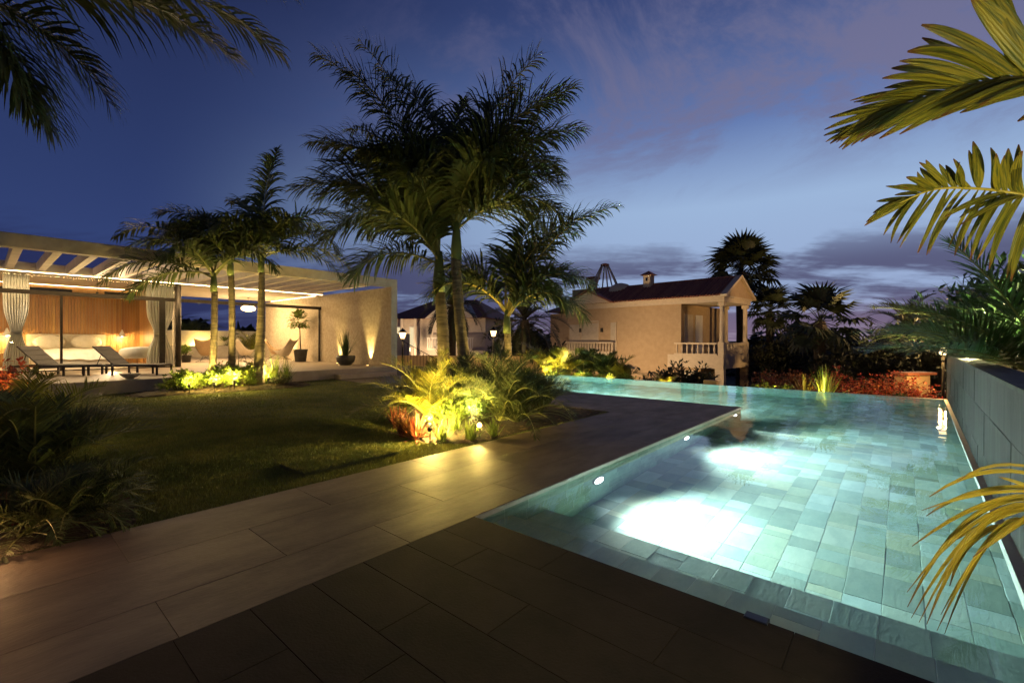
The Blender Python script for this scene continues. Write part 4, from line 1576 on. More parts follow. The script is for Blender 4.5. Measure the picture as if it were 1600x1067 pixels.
def feather_palm(p, top, label, fr, r0=.11, r1=.085, shaft=.7, L=3.2, ll=.62, lw=.04, n=52, lm=None, rm=None, group=None, trunkmat=None, lean=.05, cat='palm tree', grav=1.5):
    """fr: list of (azimuth in the view, start elevation, bend, length factor)"""
    p = Vector(p)
    t = empty('palm_tree', p, 0, label, cat, group)
    top = Vector(top) - p
    palm_trunk(t, (0, 0, -.05), top, r0, r1, trunkmat, shaft=shaft, lean=lean)
    c = top + Vector((0, 0, shaft * .8))
    for i, f in enumerate(fr):
        a, e0, bd, lf = f[:4]
        frond(t, c + Vector((rnd.uniform(-.03, .03), rnd.uniform(-.03, .03), rnd.uniform(-.1, .08))), a, 'feather', lm or M_palm, rm or M_rachis,
              dict(L=L * lf, n=n, ll=ll, lw=lw, e0=R(e0), bend=R(bd), gravity=grav, plumose=.6, vee=20, petiole=.16, rr=.024), 1.0, i % 5)
    return t


# ------------------------------------------------------------------ THE PALMS
d1 = 8.6
pa = base(692, d1)
pb = base(738, 8.1)
pc = base(786, 8.9)
feather_palm(pa, at(686, 455, d1), 'tall palm with smooth green trunk in the bed by the pool path',
             [(172, 86, 40, 1.14), (184, 80, 52, 1.1), (170, 70, 70, .92), (195, 60, 88, .75), (178, 46, 92, .62), (150, 76, 60, 1.0), (120, 80, 60, 1.0), (225, 56, 105, .55), (262, 70, 100, .55), (165, 26, 80, .5), (98, 66, 85, .8), (195, 84, 48, .95), (140, 58, 95, .7), (75, 86, 40, .95), (160, 72, 96, .72), (190, 68, 102, .68), (175, 78, 84, .86), (205, 76, 96, .7), (110, 72, 92, .75), (240, 74, 100, .6)],
             r0=.125, r1=.10, shaft=.75, L=4.05, ll=.98, lw=.036, n=104)
feather_palm(pb, at(713, 405, 8.25), 'leaning palm with brown ringed trunk in the bed by the pool path',
             [(10, 80, 36, 1.0), (352, 72, 60, .86), (28, 64, 84, .76), (340, 54, 100, .62), (62, 76, 70, .9), (80, 60, 92, .74), (150, 82, 55, 1.02), (210, 72, 100, .6), (12, 44, 92, .6), (300, 64, 108, .5), (128, 66, 92, .75), (5, 66, 66, .82), (35, 82, 48, .92), (330, 34, 90, .5), (20, 74, 92, .74), (345, 76, 96, .68), (0, 80, 72, .86), (45, 70, 98, .7), (315, 74, 104, .58), (170, 76, 92, .7)],
             r0=.115, r1=.085, shaft=.7, L=3.75, ll=.94, lw=.036, n=100, lean=-.05)
feather_palm(pc, at(792, 520, 9.0), 'short palm with yellow stalks beside the far arm of the pool',
             [(5, 68, 56, 1.05), (30, 56, 92, .8), (180, 66, 90, .7), (150, 56, 100, .7), (60, 78, 60, 1.1), (325, 48, 105, .5), (90, 64, 85, .9), (205, 48, 100, .6), (15, 34, 95, .6), (40, 70, 70, .95), (355, 76, 70, .85), (340, 66, 100, .6)],
             r0=.09, r1=.07, shaft=.45, L=3.1, ll=.8, lw=.04, n=84, rm=M_rachis_y)
for (px, d, tx, ty, lb, L, frs) in ((330, 11.5, 334, 455, 'slim palm nearest the bedroom in the bed before the terrace', 2.5,
                                     [(178, 56, 92, 1.1), (195, 30, 85, .95), (160, 68, 75, .9), (215, 62, 105, .75), (100, 70, 80, .85), (20, 58, 95, .8), (345, 38, 95, .75), (270, 52, 110, .7), (185, 10, 65, .8)]),
                                    (361, 11.95, 360, 430, 'slim grey trunk palm between its two neighbours', 2.4,
                                     [(150, 66, 80, .95), (182, 46, 95, .95), (20, 62, 90, .85), (60, 74, 70, .9), (335, 50, 100, .75), (240, 60, 110, .7), (110, 52, 95, .85), (200, 70, 90, .8)]),
                                    (402, 12.2, 408, 425, 'stouter palm with banded brown trunk before the open lounge', 2.7,
                                     [(95, 86, 34, 1.18), (12, 62, 90, .95), (348, 40, 98, .9), (30, 30, 85, .85), (170, 58, 95, .9), (325, 60, 110, .75), (60, 64, 85, .9), (200, 48, 100, .8), (0, 12, 70, .8), (145, 74, 75, .95), (265, 55, 112, .7)])):
    feather_palm(base(px, d), at(tx, ty, d), lb, frs, r0=.085 if px != 402 else .135, r1=.07, shaft=.5, L=L * 1.1, ll=.68, lw=.045, n=70, group='palms before the terrace')
# palm overhead whose trunk stands beside the camera, out of frame
pt = base(-150, 5.0)
feather_palm(pt, (pt.x, pt.y, 4.7), 'palm leaning over from beyond the lawn corner with drooping dark fronds',
             [(4, 40, 62, 1.16), (14, 34, 58, 1.12), (350, 46, 112, .7), (24, 44, 64, 1.15), (338, 30, 95, .65), (70, 60, 90, .9), (200, 50, 90, .9), (150, 60, 90, .9), (300, 45, 100, .8), (30, -10, 55, .55), (2, -28, 50, .52), (18, -34, 40, .5), (358, 28, 60, 1.0), (34, 30, 62, 1.0), (9, 26, 56, 1.05), (20, 20, 60, .85)],
             r0=.14, r1=.11, shaft=.8, L=3.9, ll=.95, lw=.04, n=92, lm=M_palm, grav=2.0)
# ------------------------------------------------------------------ SHRUBS


def leaf(m, p, d, up, l, w, fold=.15):
    d = d.normalized()
    s = d.cross(up)
    if s.length < 1e-3:
        s = d.orthogonal()
    s.normalize()
    n = s.cross(d)
    a = p
    b = p + d * l * .45
    c = p + d * l - Vector((0, 0, l * .12))
    k = len(m.v)
    m.v += [tuple(a), tuple(b + s * w / 2 + n * w * fold), tuple(c), tuple(b - s * w / 2 + n * w * fold), tuple(b)]
    m.f += [(k, k + 1, k + 4), (k + 1, k + 2, k + 4), (k, k + 4, k + 3), (k + 4, k + 2, k + 3)]


def bush(p, size, label, lm, n=900, l=.09, w=.04, cat='shrub', name='shrub', group=None, seed=1, stems=14, clump=18, up=.3, stem_mat=None):
    """leaves gathered on twig ends spread through an uneven crown, plus real stems"""
    r_ = random.Random(seed * 13 + 5)
    t = empty(name, p, 0, label, cat, group)
    sx, sy, sz = size
    fm, sm = MB(), MB()
    tips = []
    for i in range(stems):
        a, e = r_.uniform(0, 6.283), r_.uniform(.15, 1.45)
        rr = r_.uniform(.55, 1.0)
        q = Vector((math.cos(a) * math.cos(e) * sx * rr, math.sin(a) * math.cos(e) * sy * rr, sz * (.12 + .88 * math.sin(e) * rr)))
        mid = q * .5 + Vector((r_.uniform(-.1, .1) * sx, r_.uniform(-.1, .1) * sy, sz * .12))
        sm.tube([(q.x * .08, q.y * .08, -.05), mid, q], [.012 + .006 * sz, .009, .004], 5)
        for k in range(clump):
            f = r_.uniform(.35, 1.0)
            b = mid.lerp(q, (f - .35) / .65) + Vector((r_.gauss(0, .12) * sx, r_.gauss(0, .12) * sy, r_.gauss(0, .09) * sz))
            b.z = max(b.z, .02)
            tips.append((b, q))
    per = max(1, n // len(tips))
    for b, q in tips:
        for k in range(per):
            o = Vector((r_.gauss(0, 1), r_.gauss(0, 1), r_.gauss(up, .8))).normalized()
            if o.z < -.6:
                o.z *= -.4
            leaf(fm, b + o * r_.uniform(0, l * .6), (o + (b.normalized() * .5 if b.length > 0 else o)), Vector((r_.gauss(0, .3), r_.gauss(0, .3), 1)), l * r_.uniform(.7, 1.25), w * r_.uniform(.8, 1.2))
    sm.build('stems', stem_mat or M_stem, t)
    fm.build('foliage', lm, t)
    return t


def tuft(p, n, L, w, label, lm, cat='grass plant', name='ornamental_grass', spread=1.1, seed=1, group=None, stiff=.4):
    """strap leaves rising from one base"""
    r_ = random.Random(seed)
    t = empty(name, p, 0, label, cat, group)
    m = MB()
    for i in range(n):
        a = r_.uniform(0, 6.283)
        e = R(90) - abs(r_.gauss(0, spread * .5))
        l = L * r_.uniform(.6, 1.1)
        d = Vector((math.cos(a) * math.cos(e), math.sin(a) * math.cos(e), max(math.sin(e), .1)))
        pos = Vector((r_.uniform(-.05, .05), r_.uniform(-.05, .05), -.02))
        k = len(m.v)
        S = 5
        for j in range(S + 1):
            s = d.cross(Vector((0, 0, 1)))
            s = s.normalized() if s.length > 1e-3 else Vector((1, 0, 0))
            hw = w * (.8, 1, .9, .7, .4, 0.03)[j] / 2
            m.v += [tuple(pos + s * hw), tuple(pos - s * hw)]
            pos = pos + d * (l / S)
            d = (d + Vector((0, 0, -1)) * (1 - stiff) * .28 * (j + .5) / S * 2).normalized()
        for j in range(S):
            b = k + 2 * j
            m.f.append((b, b + 1, b + 3, b + 2))
    m.build('leaves', lm, t)
    return t


def frond_clump(p, L, n, label, lm, rm, elev=(35, 85), ll=.3, lw=.02, nl=34, seed=1, az=None, cat='palm', name='dwarf_palm', bend=(55, 95), group=None, vee=30, gravity=.45):
    r_ = random.Random(seed * 3 + 2)
    t = empty(name, p, 0, label, cat, group)
    for i in range(n):
        a = (360 / n) * i * 1.0 + r_.uniform(-18, 18) if az is None else r_.uniform(*az)
        e0 = r_.uniform(*elev)
        bd = r_.uniform(*bend)
        frond(t, (r_.uniform(-.06, .06), r_.uniform(-.06, .06), .02), a, 'clump', lm, rm,
              dict(L=L, n=nl, ll=ll, lw=lw, e0=R(round(e0 / 8) * 8), bend=R(round(bd / 12) * 12), gravity=gravity, vee=vee, plumose=.35, petiole=.14, rr=.006 * L + .002, segs=3), r_.uniform(.75, 1.12), i % 3)
    return t


# island in front of the palms ----------------------------------------
IB = .05
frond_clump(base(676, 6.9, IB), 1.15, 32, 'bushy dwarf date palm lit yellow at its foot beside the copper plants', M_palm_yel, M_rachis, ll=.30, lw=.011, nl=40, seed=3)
frond_clump(base(728, 7.3, IB), 1.2, 30, 'dwarf date palm below the leaning palm trunk', M_palm, M_rachis, ll=.30, lw=.011, nl=40, seed=5)
frond_clump(base(785, 7.0, IB), 1.4, 34, 'tall dark dwarf date palm at the pavement side of the bed', M_palm, M_rachis, elev=(45, 88), ll=.32, lw=.011, nl=44, seed=8)
frond_clump(base(845, 8.0, IB), 1.0, 24, 'low dark dwarf date palm toward the bed corner', M_palm, M_rachis, elev=(30, 80), ll=.28, lw=.011, nl=38, seed=9)
for k, (px, py, lb) in enumerate(((632, 682, 'copper bromeliad at the lawn edge of the palm bed'), (650, 686, 'copper bromeliad between its neighbours and the spotlight'), (622, 668, 'copper bromeliad deepest along the lawn edge'))):
    q = G(px, py)
    tuft((q.x, q.y, .02), 70, .34, .035, lb, M_copper, 'bromeliad', 'bromeliad', 1.5, 40 + k, 'copper bromeliads', .8)
for k, (px, py, lb) in enumerate(((690, 690, 'lime grass tuft in front of the bright spotlight'), (735, 688, 'lime grass tuft beside the path edge'), (770, 682, 'dry grass tuft near the pavement edge of the bed'), (712, 676, 'lime grass tuft under the dwarf palms'))):
    q = G(px, py)
    tuft((q.x, q.y, .02), 60, .30, .012, lb, M_lime, seed=50 + k, group='grass tufts in the palm bed')
for k, (px, d, sx, sz, lm_, lb) in enumerate(((700, 6.5, .30, .42, M_lime, 'fine lime shrub in front of the palm trunks'), (745, 6.7, .34, .5, M_green, 'fine green shrub beside the path under the leaning palm'), (820, 7.6, .42, .7, M_green, 'fine dark green shrub toward the bed corner'), (652, 7.4, .34, .5, M_lime, 'fine lime shrub behind the copper bromeliads'), (765, 7.9, .5, .85, M_green, 'taller green shrub between the palm trunks'))):
    bush(base(px, d, IB), (sx, sx, sz), lb, lm_, 1500, .07, .02, seed=300 + k, group='fine shrubs in the palm bed', stems=24)
frond_clump(base(808, 6.9, IB), 1.15, 28, 'dark dwarf date palm hanging over the pavement side', M_palm, M_rachis, elev=(25, 85), ll=.28, lw=.011, nl=40, seed=310)
frond_clump(base(640, 7.8, IB), 1.0, 24, 'dwarf date palm reaching out over the lawn', M_palm_yel, M_rachis, elev=(25, 80), ll=.26, lw=.011, nl=38, seed=311)
ISP = G(672, 690)
garden_spot((ISP.x, ISP.y, .03), base(690, 7.6, 1.0), 100, 'spotlight at the foot of the dwarf palm by the lawn', spill=.38)
q = G(742, 676)
garden_spot((q.x, q.y, .05), base(720, 8.2, 2.2), 60, 'spotlight under the leaning palm trunk')
q = base(800, 8.3)
garden_spot((q.x, q.y, .05), base(795, 9.0, 2.4), 70, 'spotlight at the base of the short palm')
q = base(668, 8.2)
garden_spot((q.x, q.y, .05), base(690, 8.6, 3.0), 55, 'spotlight beside the smooth palm trunk', size=70)

# bed before the terrace -------------------------------------------------
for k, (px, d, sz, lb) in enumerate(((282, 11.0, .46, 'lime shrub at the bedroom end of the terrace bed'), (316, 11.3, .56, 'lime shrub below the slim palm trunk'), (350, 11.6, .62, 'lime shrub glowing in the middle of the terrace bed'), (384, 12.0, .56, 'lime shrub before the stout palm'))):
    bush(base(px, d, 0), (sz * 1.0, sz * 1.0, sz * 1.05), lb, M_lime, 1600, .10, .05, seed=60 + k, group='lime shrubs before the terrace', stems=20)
for k, (px, d, L, lb) in enumerate(((372, 12.1, .95, 'tall grass clump behind the lime shrubs'), (430, 12.8, .95, 'tall grass clump beside the stout palm'), (412, 12.4, .7, 'grass clump at the foot of the stout palm'), (447, 13.1, .85, 'wispy grass clump toward the terrace steps'))):
    tuft(base(px, d, 0), 110, L, .014, lb, M_lime, seed=70 + k, group='grass clumps before the terrace', spread=.8)
frond_clump(base(395, 12.6, 0), 1.0, 20, 'dwarf palm with green fronds behind the stout palm', M_palm_yel, M_rachis, ll=.26, lw=.014, nl=32, seed=12)
bush(base(438, 12.5, 0), (.5, .5, .32), 'low dark round bush at the lawn end of the terrace bed', M_darkleaf, 1500, .05, .02, seed=77, stems=24)
for k, (px, d, tg, en, lb) in enumerate(((335, 10.95, (335, 12.4, 1.6), 100, 'spotlight among the lime shrubs'), (366, 11.35, (362, 12.6, 1.5), 90, 'spotlight at the lawn edge of the terrace bed'), (420, 12.35, (408, 12.6, 2.4), 80, 'spotlight beside the stout palm'), (296, 10.7, (300, 11.8, .7), 45, 'spotlight at the bedroom end of the bed'))):
    garden_spot(base(px, d, .06), base(tg[0], tg[1], tg[2]), en, lb, size=110)

# lawn corner by the camera ----------------------------------------------
cb = base(48, 3.7, .03)
frond_clump(cb, .98, 36, 'dark dwarf date palm spreading over the lawn corner', M_palm, M_rachis, elev=(18, 85), ll=.30, lw=.011, nl=42, seed=21)
frond_clump(base(-40, 3.4, .03), 1.1, 26, 'dark dwarf date palm at the very corner of the bed', M_palm, M_rachis, elev=(25, 85), ll=.30, lw=.011, nl=40, seed=22)
frond_clump(base(40, 4.9, .03), 1.1, 26, 'dwarf date palm in front of the red shrub', M_palm_yel, M_rachis, elev=(35, 85), ll=.3, lw=.011, nl=40, seed=23)
bush(base(0, 6.1, 0), (.62, .62, .95), 'bright red leaved shrub before the terrace', M_red, 1900, .085, .045, seed=24, stems=24)
bush(base(52, 5.6, 0), (.35, .35, .5), 'small dark red shrub beside the dwarf palms', M_red, 700, .08, .04, seed=25)
for k, (px, py, lb) in enumerate(((8, 830, 'dry reddish grass tuft beside the path'), (55, 815, 'yellow grass tuft at the bed edge'), (100, 800, 'yellow grass tuft toward the lawn'))):
    q = G(px, py)
    tuft((q.x, q.y, .02), 46, .28, .014, lb, M_copper if k == 0 else M_lime, seed=80 + k, group='grass tufts at the lawn corner')
for k, (px, py, lb) in enumerate(((150, 800, 'low dark dwarf palm at the lawn side of the corner bed'), (100, 822, 'low dark dwarf palm close to the path'), (45, 838, 'low dark dwarf palm at the path end of the bed'))):
    q = G(px, py)
    frond_clump((q.x, q.y, .01), .5, 18, lb, M_palm, M_rachis, elev=(15, 75), ll=.17, lw=.009, nl=30, seed=320 + k)
garden_spot(base(-25, 5.0, .05), base(5, 6.1, .6), 55, 'spotlight behind the dark dwarf palm')
garden_spot(base(-70, 2.7, .05), base(60, 2.6, .05), 4, 'spotlight low at the corner of the bed', color=(1.0, .52, .2))
garden_spot(base(-110, 5.6, .05), (pt.x + .6, pt.y + .6, 5.0), 14, 'spotlight under the overhanging palm', size=70)

# court plants behind the lounge ------------------------------------------
for k, (px, d, sz, lm_, lb) in enumerate(((305, 25.5, 1.0, M_lime, 'lime shrub glowing behind the column'), (440, 26.2, .9, M_green, 'green shrub behind the canvas chairs'))):
    bush(base(px, d, TERR_Z if k == 0 else TERR_Z + .6), (sz, sz, sz * 1.3), lb, lm_, 1500, .16, .08, seed=90 + k)
frond_clump(base(392, 26, TERR_Z), 1.9, 14, 'feathery palm clump behind the pendant lamp', M_palm_yel, M_rachis, ll=.45, lw=.035, nl=36, seed=31)
frond_clump(base(348, 26.4, TERR_Z), 1.7, 12, 'feathery palm clump along the garden wall', M_palm, M_rachis, ll=.45, lw=.035, nl=36, seed=32)
frond_clump(base(296, 27, 1.2), 2.0, 12, 'arching palm behind the bedroom corner', M_palm, M_rachis, ll=.5, lw=.03, nl=36, seed=33)
garden_spot(base(310, 24.8, TERR_Z + .02), base(305, 26.5, 1.6), 160, 'spotlight in front of the glowing lime shrub')
garden_spot(base(425, 24.0, TERR_Z + .02), base(420, 26.5, 1.6), 120, 'spotlight behind the canvas chairs')


def pot(p, r, h, label, mat, bowl=False):
    t = empty('plant_pot', p, 0, label, 'pot')
    if bowl:
        prof = [(r * .55, 0), (r * .9, h * .35), (r, h * .8), (r * .92, h), (r * .86, h), (r * .8, h * .85), (.01, h * .84)]
    else:
        prof = [(r * .74, 0), (r * .95, h * .9), (r, h * .92), (r, h), (r * .9, h), (r * .86, h * .9), (.01, h * .89)]
    MB().lathe(prof, 22).build('vessel', mat, t, smooth_=True)
    return t


q = G(470, 565, TERR_Z)
pq = Vector((min(q.x, GX - .5), 9.25, TERR_Z))
pot(pq, .30, .55, 'grey tapered pot holding the fig tree', M_pot2)
ft = empty('fig_tree', pq + Vector((0, 0, .50)), 0, 'leafy potted fig tree beside the travertine wall', 'tree')
MB().tube([(0, 0, -.02), (-.10, .02, .6), (-.2, .05, 1.0)], [.03, .025, .02], 8).build('trunk', M_stem, ft)
fm = MB()
r_ = random.Random(5)
for i in range(300):
    a, e = r_.uniform(0, 6.28), r_.uniform(-.5, 1.5)
    o = Vector((math.cos(a) * math.cos(e), math.sin(a) * math.cos(e), math.sin(e)))
    b = Vector((-.22, .0, 1.25)) + Vector((o.x * .55, o.y * .38, o.z * .50)) * r_.uniform(.35, 1)
    leaf(fm, b, o + Vector((0, 0, -.2)), Vector((0, 0, 1)), .20, .10)
for i in range(7):
    a = i * .9
    fm_end = (-.2 + .42 * math.cos(a), .05 + .28 * math.sin(a), 1.3 + .15 * math.sin(i * 2.1))
    MB().tube([(-.2, .05, .98), fm_end], [.012, .005], 5).build('branch', M_stem, ft)
fm.build('crown', M_lime, ft)
q = G(527, 571, TERR_Z)
pq = Vector((q.x, 9.2, TERR_Z))
pot(pq, .36, .38, 'black bowl planter before the travertine wall', M_pot, True)
tuft(pq + Vector((0, 0, .3)), 130, 1.15, .02, 'tall spiky succulent growing in the black bowl', M_green, 'succulent', 'succulent', .75, 97, None, .75)
q = G(291, 566, TERR_Z)
pot((q.x, q.y, TERR_Z), .2, .3, 'small black pot beside the glass corner', M_pot)
bush((q.x, q.y, TERR_Z + .25), (.4, .4, .45), 'small bright plant in the black pot by the glass corner', M_lime, 300, .16, .07, 'plant', 'potted_plant', seed=98, stems=8, clump=8)

# ------------------------------------------------------------------ BEYOND THE POOL
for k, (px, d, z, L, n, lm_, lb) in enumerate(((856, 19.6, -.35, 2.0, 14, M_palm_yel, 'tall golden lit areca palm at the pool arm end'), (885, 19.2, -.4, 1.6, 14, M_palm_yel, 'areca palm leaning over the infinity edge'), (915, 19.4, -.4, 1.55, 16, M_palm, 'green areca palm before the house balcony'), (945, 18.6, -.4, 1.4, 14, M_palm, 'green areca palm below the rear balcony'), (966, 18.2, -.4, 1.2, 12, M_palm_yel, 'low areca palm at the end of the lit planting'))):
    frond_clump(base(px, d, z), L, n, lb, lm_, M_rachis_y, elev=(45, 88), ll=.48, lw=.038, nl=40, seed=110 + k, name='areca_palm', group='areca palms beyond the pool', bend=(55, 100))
for k in range(7):
    px = 862 + k * 19
    v = ray(px, 560)
    d = (POOL_Y1 + .75 - CAMP.y) / v.y
    bush(base(px, d, -.45), (.55, .4, .55), 'low lime shrub at the infinity edge, ' + ('first', 'second', 'third', 'fourth', 'fifth', 'sixth', 'seventh')[k] + ' from the golden areca palm', M_lime, 620, .11, .045, seed=130 + k, group='low shrubs below the areca palms')


def edge_base(px, off, z):
    v = ray(px, 560)
    return base(px, (POOL_Y1 + off - CAMP.y) / v.y, z)


for k, (px, py, en) in enumerate(((866, 0, 90), (905, 0, 60), (950, 0, 60), (850, 1, 60))):
    garden_spot(edge_base(px, .5 + .2 * py, -.40), edge_base(px, 2.6, 1.4), en, 'spotlight beyond the infinity edge ' + ('before the golden areca palm', 'before the green areca palms', 'before the low areca palm', 'behind the pool arm end')[k])
frond_clump(edge_base(1040, 1.2, -.5), .8, 18, 'low yellow green cycad beyond the infinity edge', M_palm_yel, M_rachis, elev=(20, 80), ll=.2, lw=.02, nl=34, seed=141, name='cycad', cat='cycad')
garden_spot(edge_base(1052, .6, -.45), edge_base(1038, 1.6, .3), 26, 'spotlight before the low cycad')
for k, (px, off, sx, sz, lb) in enumerate(((1030, 5.5, 1.2, 1.5, 'dark glossy shrub below the plain house wall'), (1062, 5.0, 1.0, 2.0, 'dark frangipani shrub before the house wall'), (1092, 5.2, 1.1, 1.6, 'dark shrub before the house porch'), (1130, 4.5, 1.4, 1.0, 'dark low shrub beside the brick posts'), (1170, 5.0, 1.6, 1.1, 'dark low shrub below the balcony'))):
    p = edge_base(px, off, -1.5)
    bush(p, (sx, sx, sz), lb, M_darkleaf, 1200, .24, .085, seed=150 + k, group='dark shrubs below the house', stems=18)
for k, px in enumerate((1106, 1116)):
    MB().cbox(-.11, .11, -.11, .11, -1.4, -.02, .02).build('brick_post', M_stucco, loc=edge_base(px, 1.3, 0), label=('short peach masonry post on the side of the plain house wall', 'short peach masonry post on the side of the balcony')[k], cat='post', group='masonry posts beyond the pool')
for k, px in enumerate((1178, 1196, 1212, 1228, 1242)):
    bush(edge_base(px, .9 + .2 * (k % 2), -.5), (.42, .35, .42 + .1 * (k % 2)), 'small yellow flowering shrub along the edge, ' + ('first', 'second', 'third', 'fourth', 'fifth')[k] + ' from the masonry posts', M_lime, 420, .08, .04, seed=160 + k, group='yellow shrubs along the edge')
tuft(edge_base(1290, 1.0, -.40), 80, 1.0, .04, 'spiky yellow green yucca beyond the infinity edge', M_lime, 'yucca', 'yucca', 1.0, 171, None, .9)
tuft(edge_base(1258, 1.4, -.5), 50, .9, .03, 'thin spiky grass beside the yucca', M_palm_yel, 'grass plant', 'ornamental_grass', 1.0, 172)
garden_spot(edge_base(1282, .45, -.40), edge_base(1294, 1.4, .5), 22, 'spotlight at the foot of the yucca')
garden_spot(edge_base(1205, .45, -.40), edge_base(1210, 1.6, .2), 14, 'spotlight among the yellow shrubs')
bg_lab = ('thinning out beside the yucca', 'behind the yucca', 'behind the clipped hedge', 'with the brightest red bracts', 'below the ochre pillar', 'beside the slate wall end', 'lowest by the wall end', 'toward the palms', 'near the pillar foot')
for k, (px, off, sx, sz) in enumerate(((1240, 3.2, .9, 1.1), (1300, 3.0, 1.0, 1.2), (1345, 2.4, .9, 1.1), (1382, 2.2, .9, 1.0), (1420, 2.0, .8, .85), (1462, 1.6, .6, .7), (1445, 1.2, .5, .5), (1200, 3.6, 1.1, 1.0), (1405, 3.0, .9, 1.2))):
    p = edge_base(px, off, -.75)
    t = bush(p, (sx, sx, sz), 'red bougainvillea bush ' + bg_lab[k], M_bract if k not in (0, 7) else M_copper, 1500, .075, .055, seed=180 + k, group='bougainvillea beyond the pool', stems=22)
for k, px in enumerate((1335, 1440)):  # spots added to make the red planting brighter
    garden_spot(edge_base(px, .5, -.42), edge_base(px + 10, 2.6, .2), 26, 'added spotlight brightening the bougainvillea ' + ('next to the yucca', 'beside the clipped hedge')[k], color=(1.0, .55, .2))
hp_ = edge_base(1405, .75, -.45)
bush(hp_, (.62, .34, .40), 'clipped dark green hedge mound before the bougainvillea', M_deepgreen, 2600, .06, .02, seed=200, stems=34)
gp = edge_base(1428, 4.6, -1.2)
gt = empty('gate_pillar', gp, YAW + R(14), 'ochre rendered gate wall with small tiled cap lit by the street light', 'gate pillar')
MB().cbox(-.55, .42, -.18, .18, -.5, 1.45, .01).build('body', M_stucco, gt)
MB().cbox(-.60, .60, -.26, .26, 1.451, 1.53, .02).build('cap', M_roof, gt)
# bollard lamp by the wall end
bb = edge_base(1474, 3.0, -.6)
bl = empty('bollard_lamp', bb, 0, 'small glowing post lamp beyond the end of the slate wall', 'lamp')
MB().tube([(0, 0, -.2), (0, 0, 1.52)], .035, 8).build('post', M_blackmetal, bl)
MB().lathe([(.05, 0), (.09, .05), (.09, .15), (.03, .2)], 10, (0, 0, 1.52)).build('globe', M_shade, bl)
lamp('POINT', 'bollard_bulb', (bb.x, bb.y, bb.z + 1.35), 130, (1, .55, .16), bl, None, radius=.08)


# fan palms and dark trees beyond ------------------------------------------
def fan_leaf_mesh(seed, r=1.0, n=22):
    r_ = random.Random(seed)
    m = MB()
    m.tube([(0, 0, 0), (.55 * r, 0, .03), (1.0 * r, 0, 0)], [.02, .015, .01], 5)
    c = Vector((1.0 * r, 0, 0))
    for i in range(n):
        a = R(-125 + 250 * i / (n - 1)) + r_.uniform(-.04, .04)
        d = Vector((math.cos(a), math.sin(a), .10 + r_.uniform(-.1, .1)))
        l = .95 * r * (1 - .25 * abs(a) / 2.2) * r_.uniform(.85, 1.1)
        s = Vector((-math.sin(a), math.cos(a), 0)) * .065 * r
        mid = c + d * l * .55
        tip = c + d * l + Vector((0, 0, -.32 * l))
        k = len(m.v)
        m.v += [tuple(c), tuple(mid + s), tuple(tip), tuple(mid - s + Vector((0, 0, .03)))]
        m.f += [(k, k + 1, k + 2, k + 3)]
    return m.mesh('fan_leaf', M_palm_dark)


FANS = [fan_leaf_mesh(i) for i in range(4)]


def fan_palm(px, d, zg, crown_y, label, size=1.0, n=34, feather=False):
    p = base(px, d, zg)
    top = at(px, crown_y, d)
    t = empty('fan_palm' if not feather else 'date_palm', p, 0, label, 'palm tree', 'dark palms beyond the pool')
    h = top.z - zg
    MB().tube([(0, 0, -.3), (0, 0, h * .5), (0, 0, h - .3), (0, 0, h)], [.24 * size, .2 * size, .25 * size, .18 * size], 10).build('trunk', M_darktrunk, t)
    r_ = random.Random(px)
    for i in range(n):
        a = i * 2.39996
        e = R(80 - 135 * (i / n)) + r_.uniform(-.12, .12)
        if feather:
            frond(t, (0, 0, h), math.degrees(a), 'date', M_palm_dark, M_darktrunk, dict(L=2.6 * size, n=40, ll=.5 * size, lw=.05, e0=R(round(math.degrees(e) / 15) * 15), bend=R(70), gravity=.4, vee=25, petiole=.1, rr=.03, segs=3), 1.0, i % 2)
        else:
            o = link('leaf', FANS[i % 4], t, loc=(0, 0, h), rot=(r_.uniform(-.3, .3), -e, a))
            o.scale = (size * r_.uniform(.85, 1.1),) * 3
    return t


fan_palm(1158, 40, -3.2, 425, 'tall dark fan palm rising behind the house gable', 1.9, 44)
fan_palm(1203, 36, -3.0, 486, 'dark fan palm beside the balcony', 1.25, 34)
fan_palm(1281, 25, -3.0, 502, 'dark fan palm with open crown between the trees', 1.3, 22)
fan_palm(1418, 30, -3.0, 510, 'dark feathery palm above the tree line', 1.1, 26, True)
fan_palm(707, 30, -2.0, 478, 'dark bushy palm in front of the white house', 1.1, 30, True)
fan_palm(820, 27, -2.0, 500, 'dark bushy palm behind the short lit palm', 1.2, 30, True)
dl_ = ('beside the tall fan palm', 'below the open fan palm', 'right of the open fan palm', 'behind the bougainvillea', 'with the tallest crown behind the gate pillar', 'behind the slate wall end', 'left of the street light', 'low behind the house balcony', 'behind the palm island', 'between the house and the lit arecas', 'behind the yucca', 'under the feathery palm')
for k, (px, d, top_y, w) in enumerate(((1225, 34, 516, 3.2), (1262, 36, 520, 3.4), (1322, 33, 519, 3.0), (1360, 27, 522, 2.4), (1402, 24, 512, 2.2), (1450, 22, 508, 2.2), (1500, 24, 490, 2.6), (1205, 38, 530, 3.0), (800, 34, 505, 3.4), (862, 30, 528, 2.0), (1300, 22, 545, 1.8), (1436, 27, 500, 2.4))):
    top = at(px, top_y, d)
    zg = -3.4
    h = top.z - zg
    t = bush(base(px, d, zg), (w, w, h), 'dense dark tree ' + dl_[k], M_darkleaf, 3400, .34, .16, 'tree', 'dark_tree', 'dark trees beyond the pool', 210 + k, stems=26, clump=20)
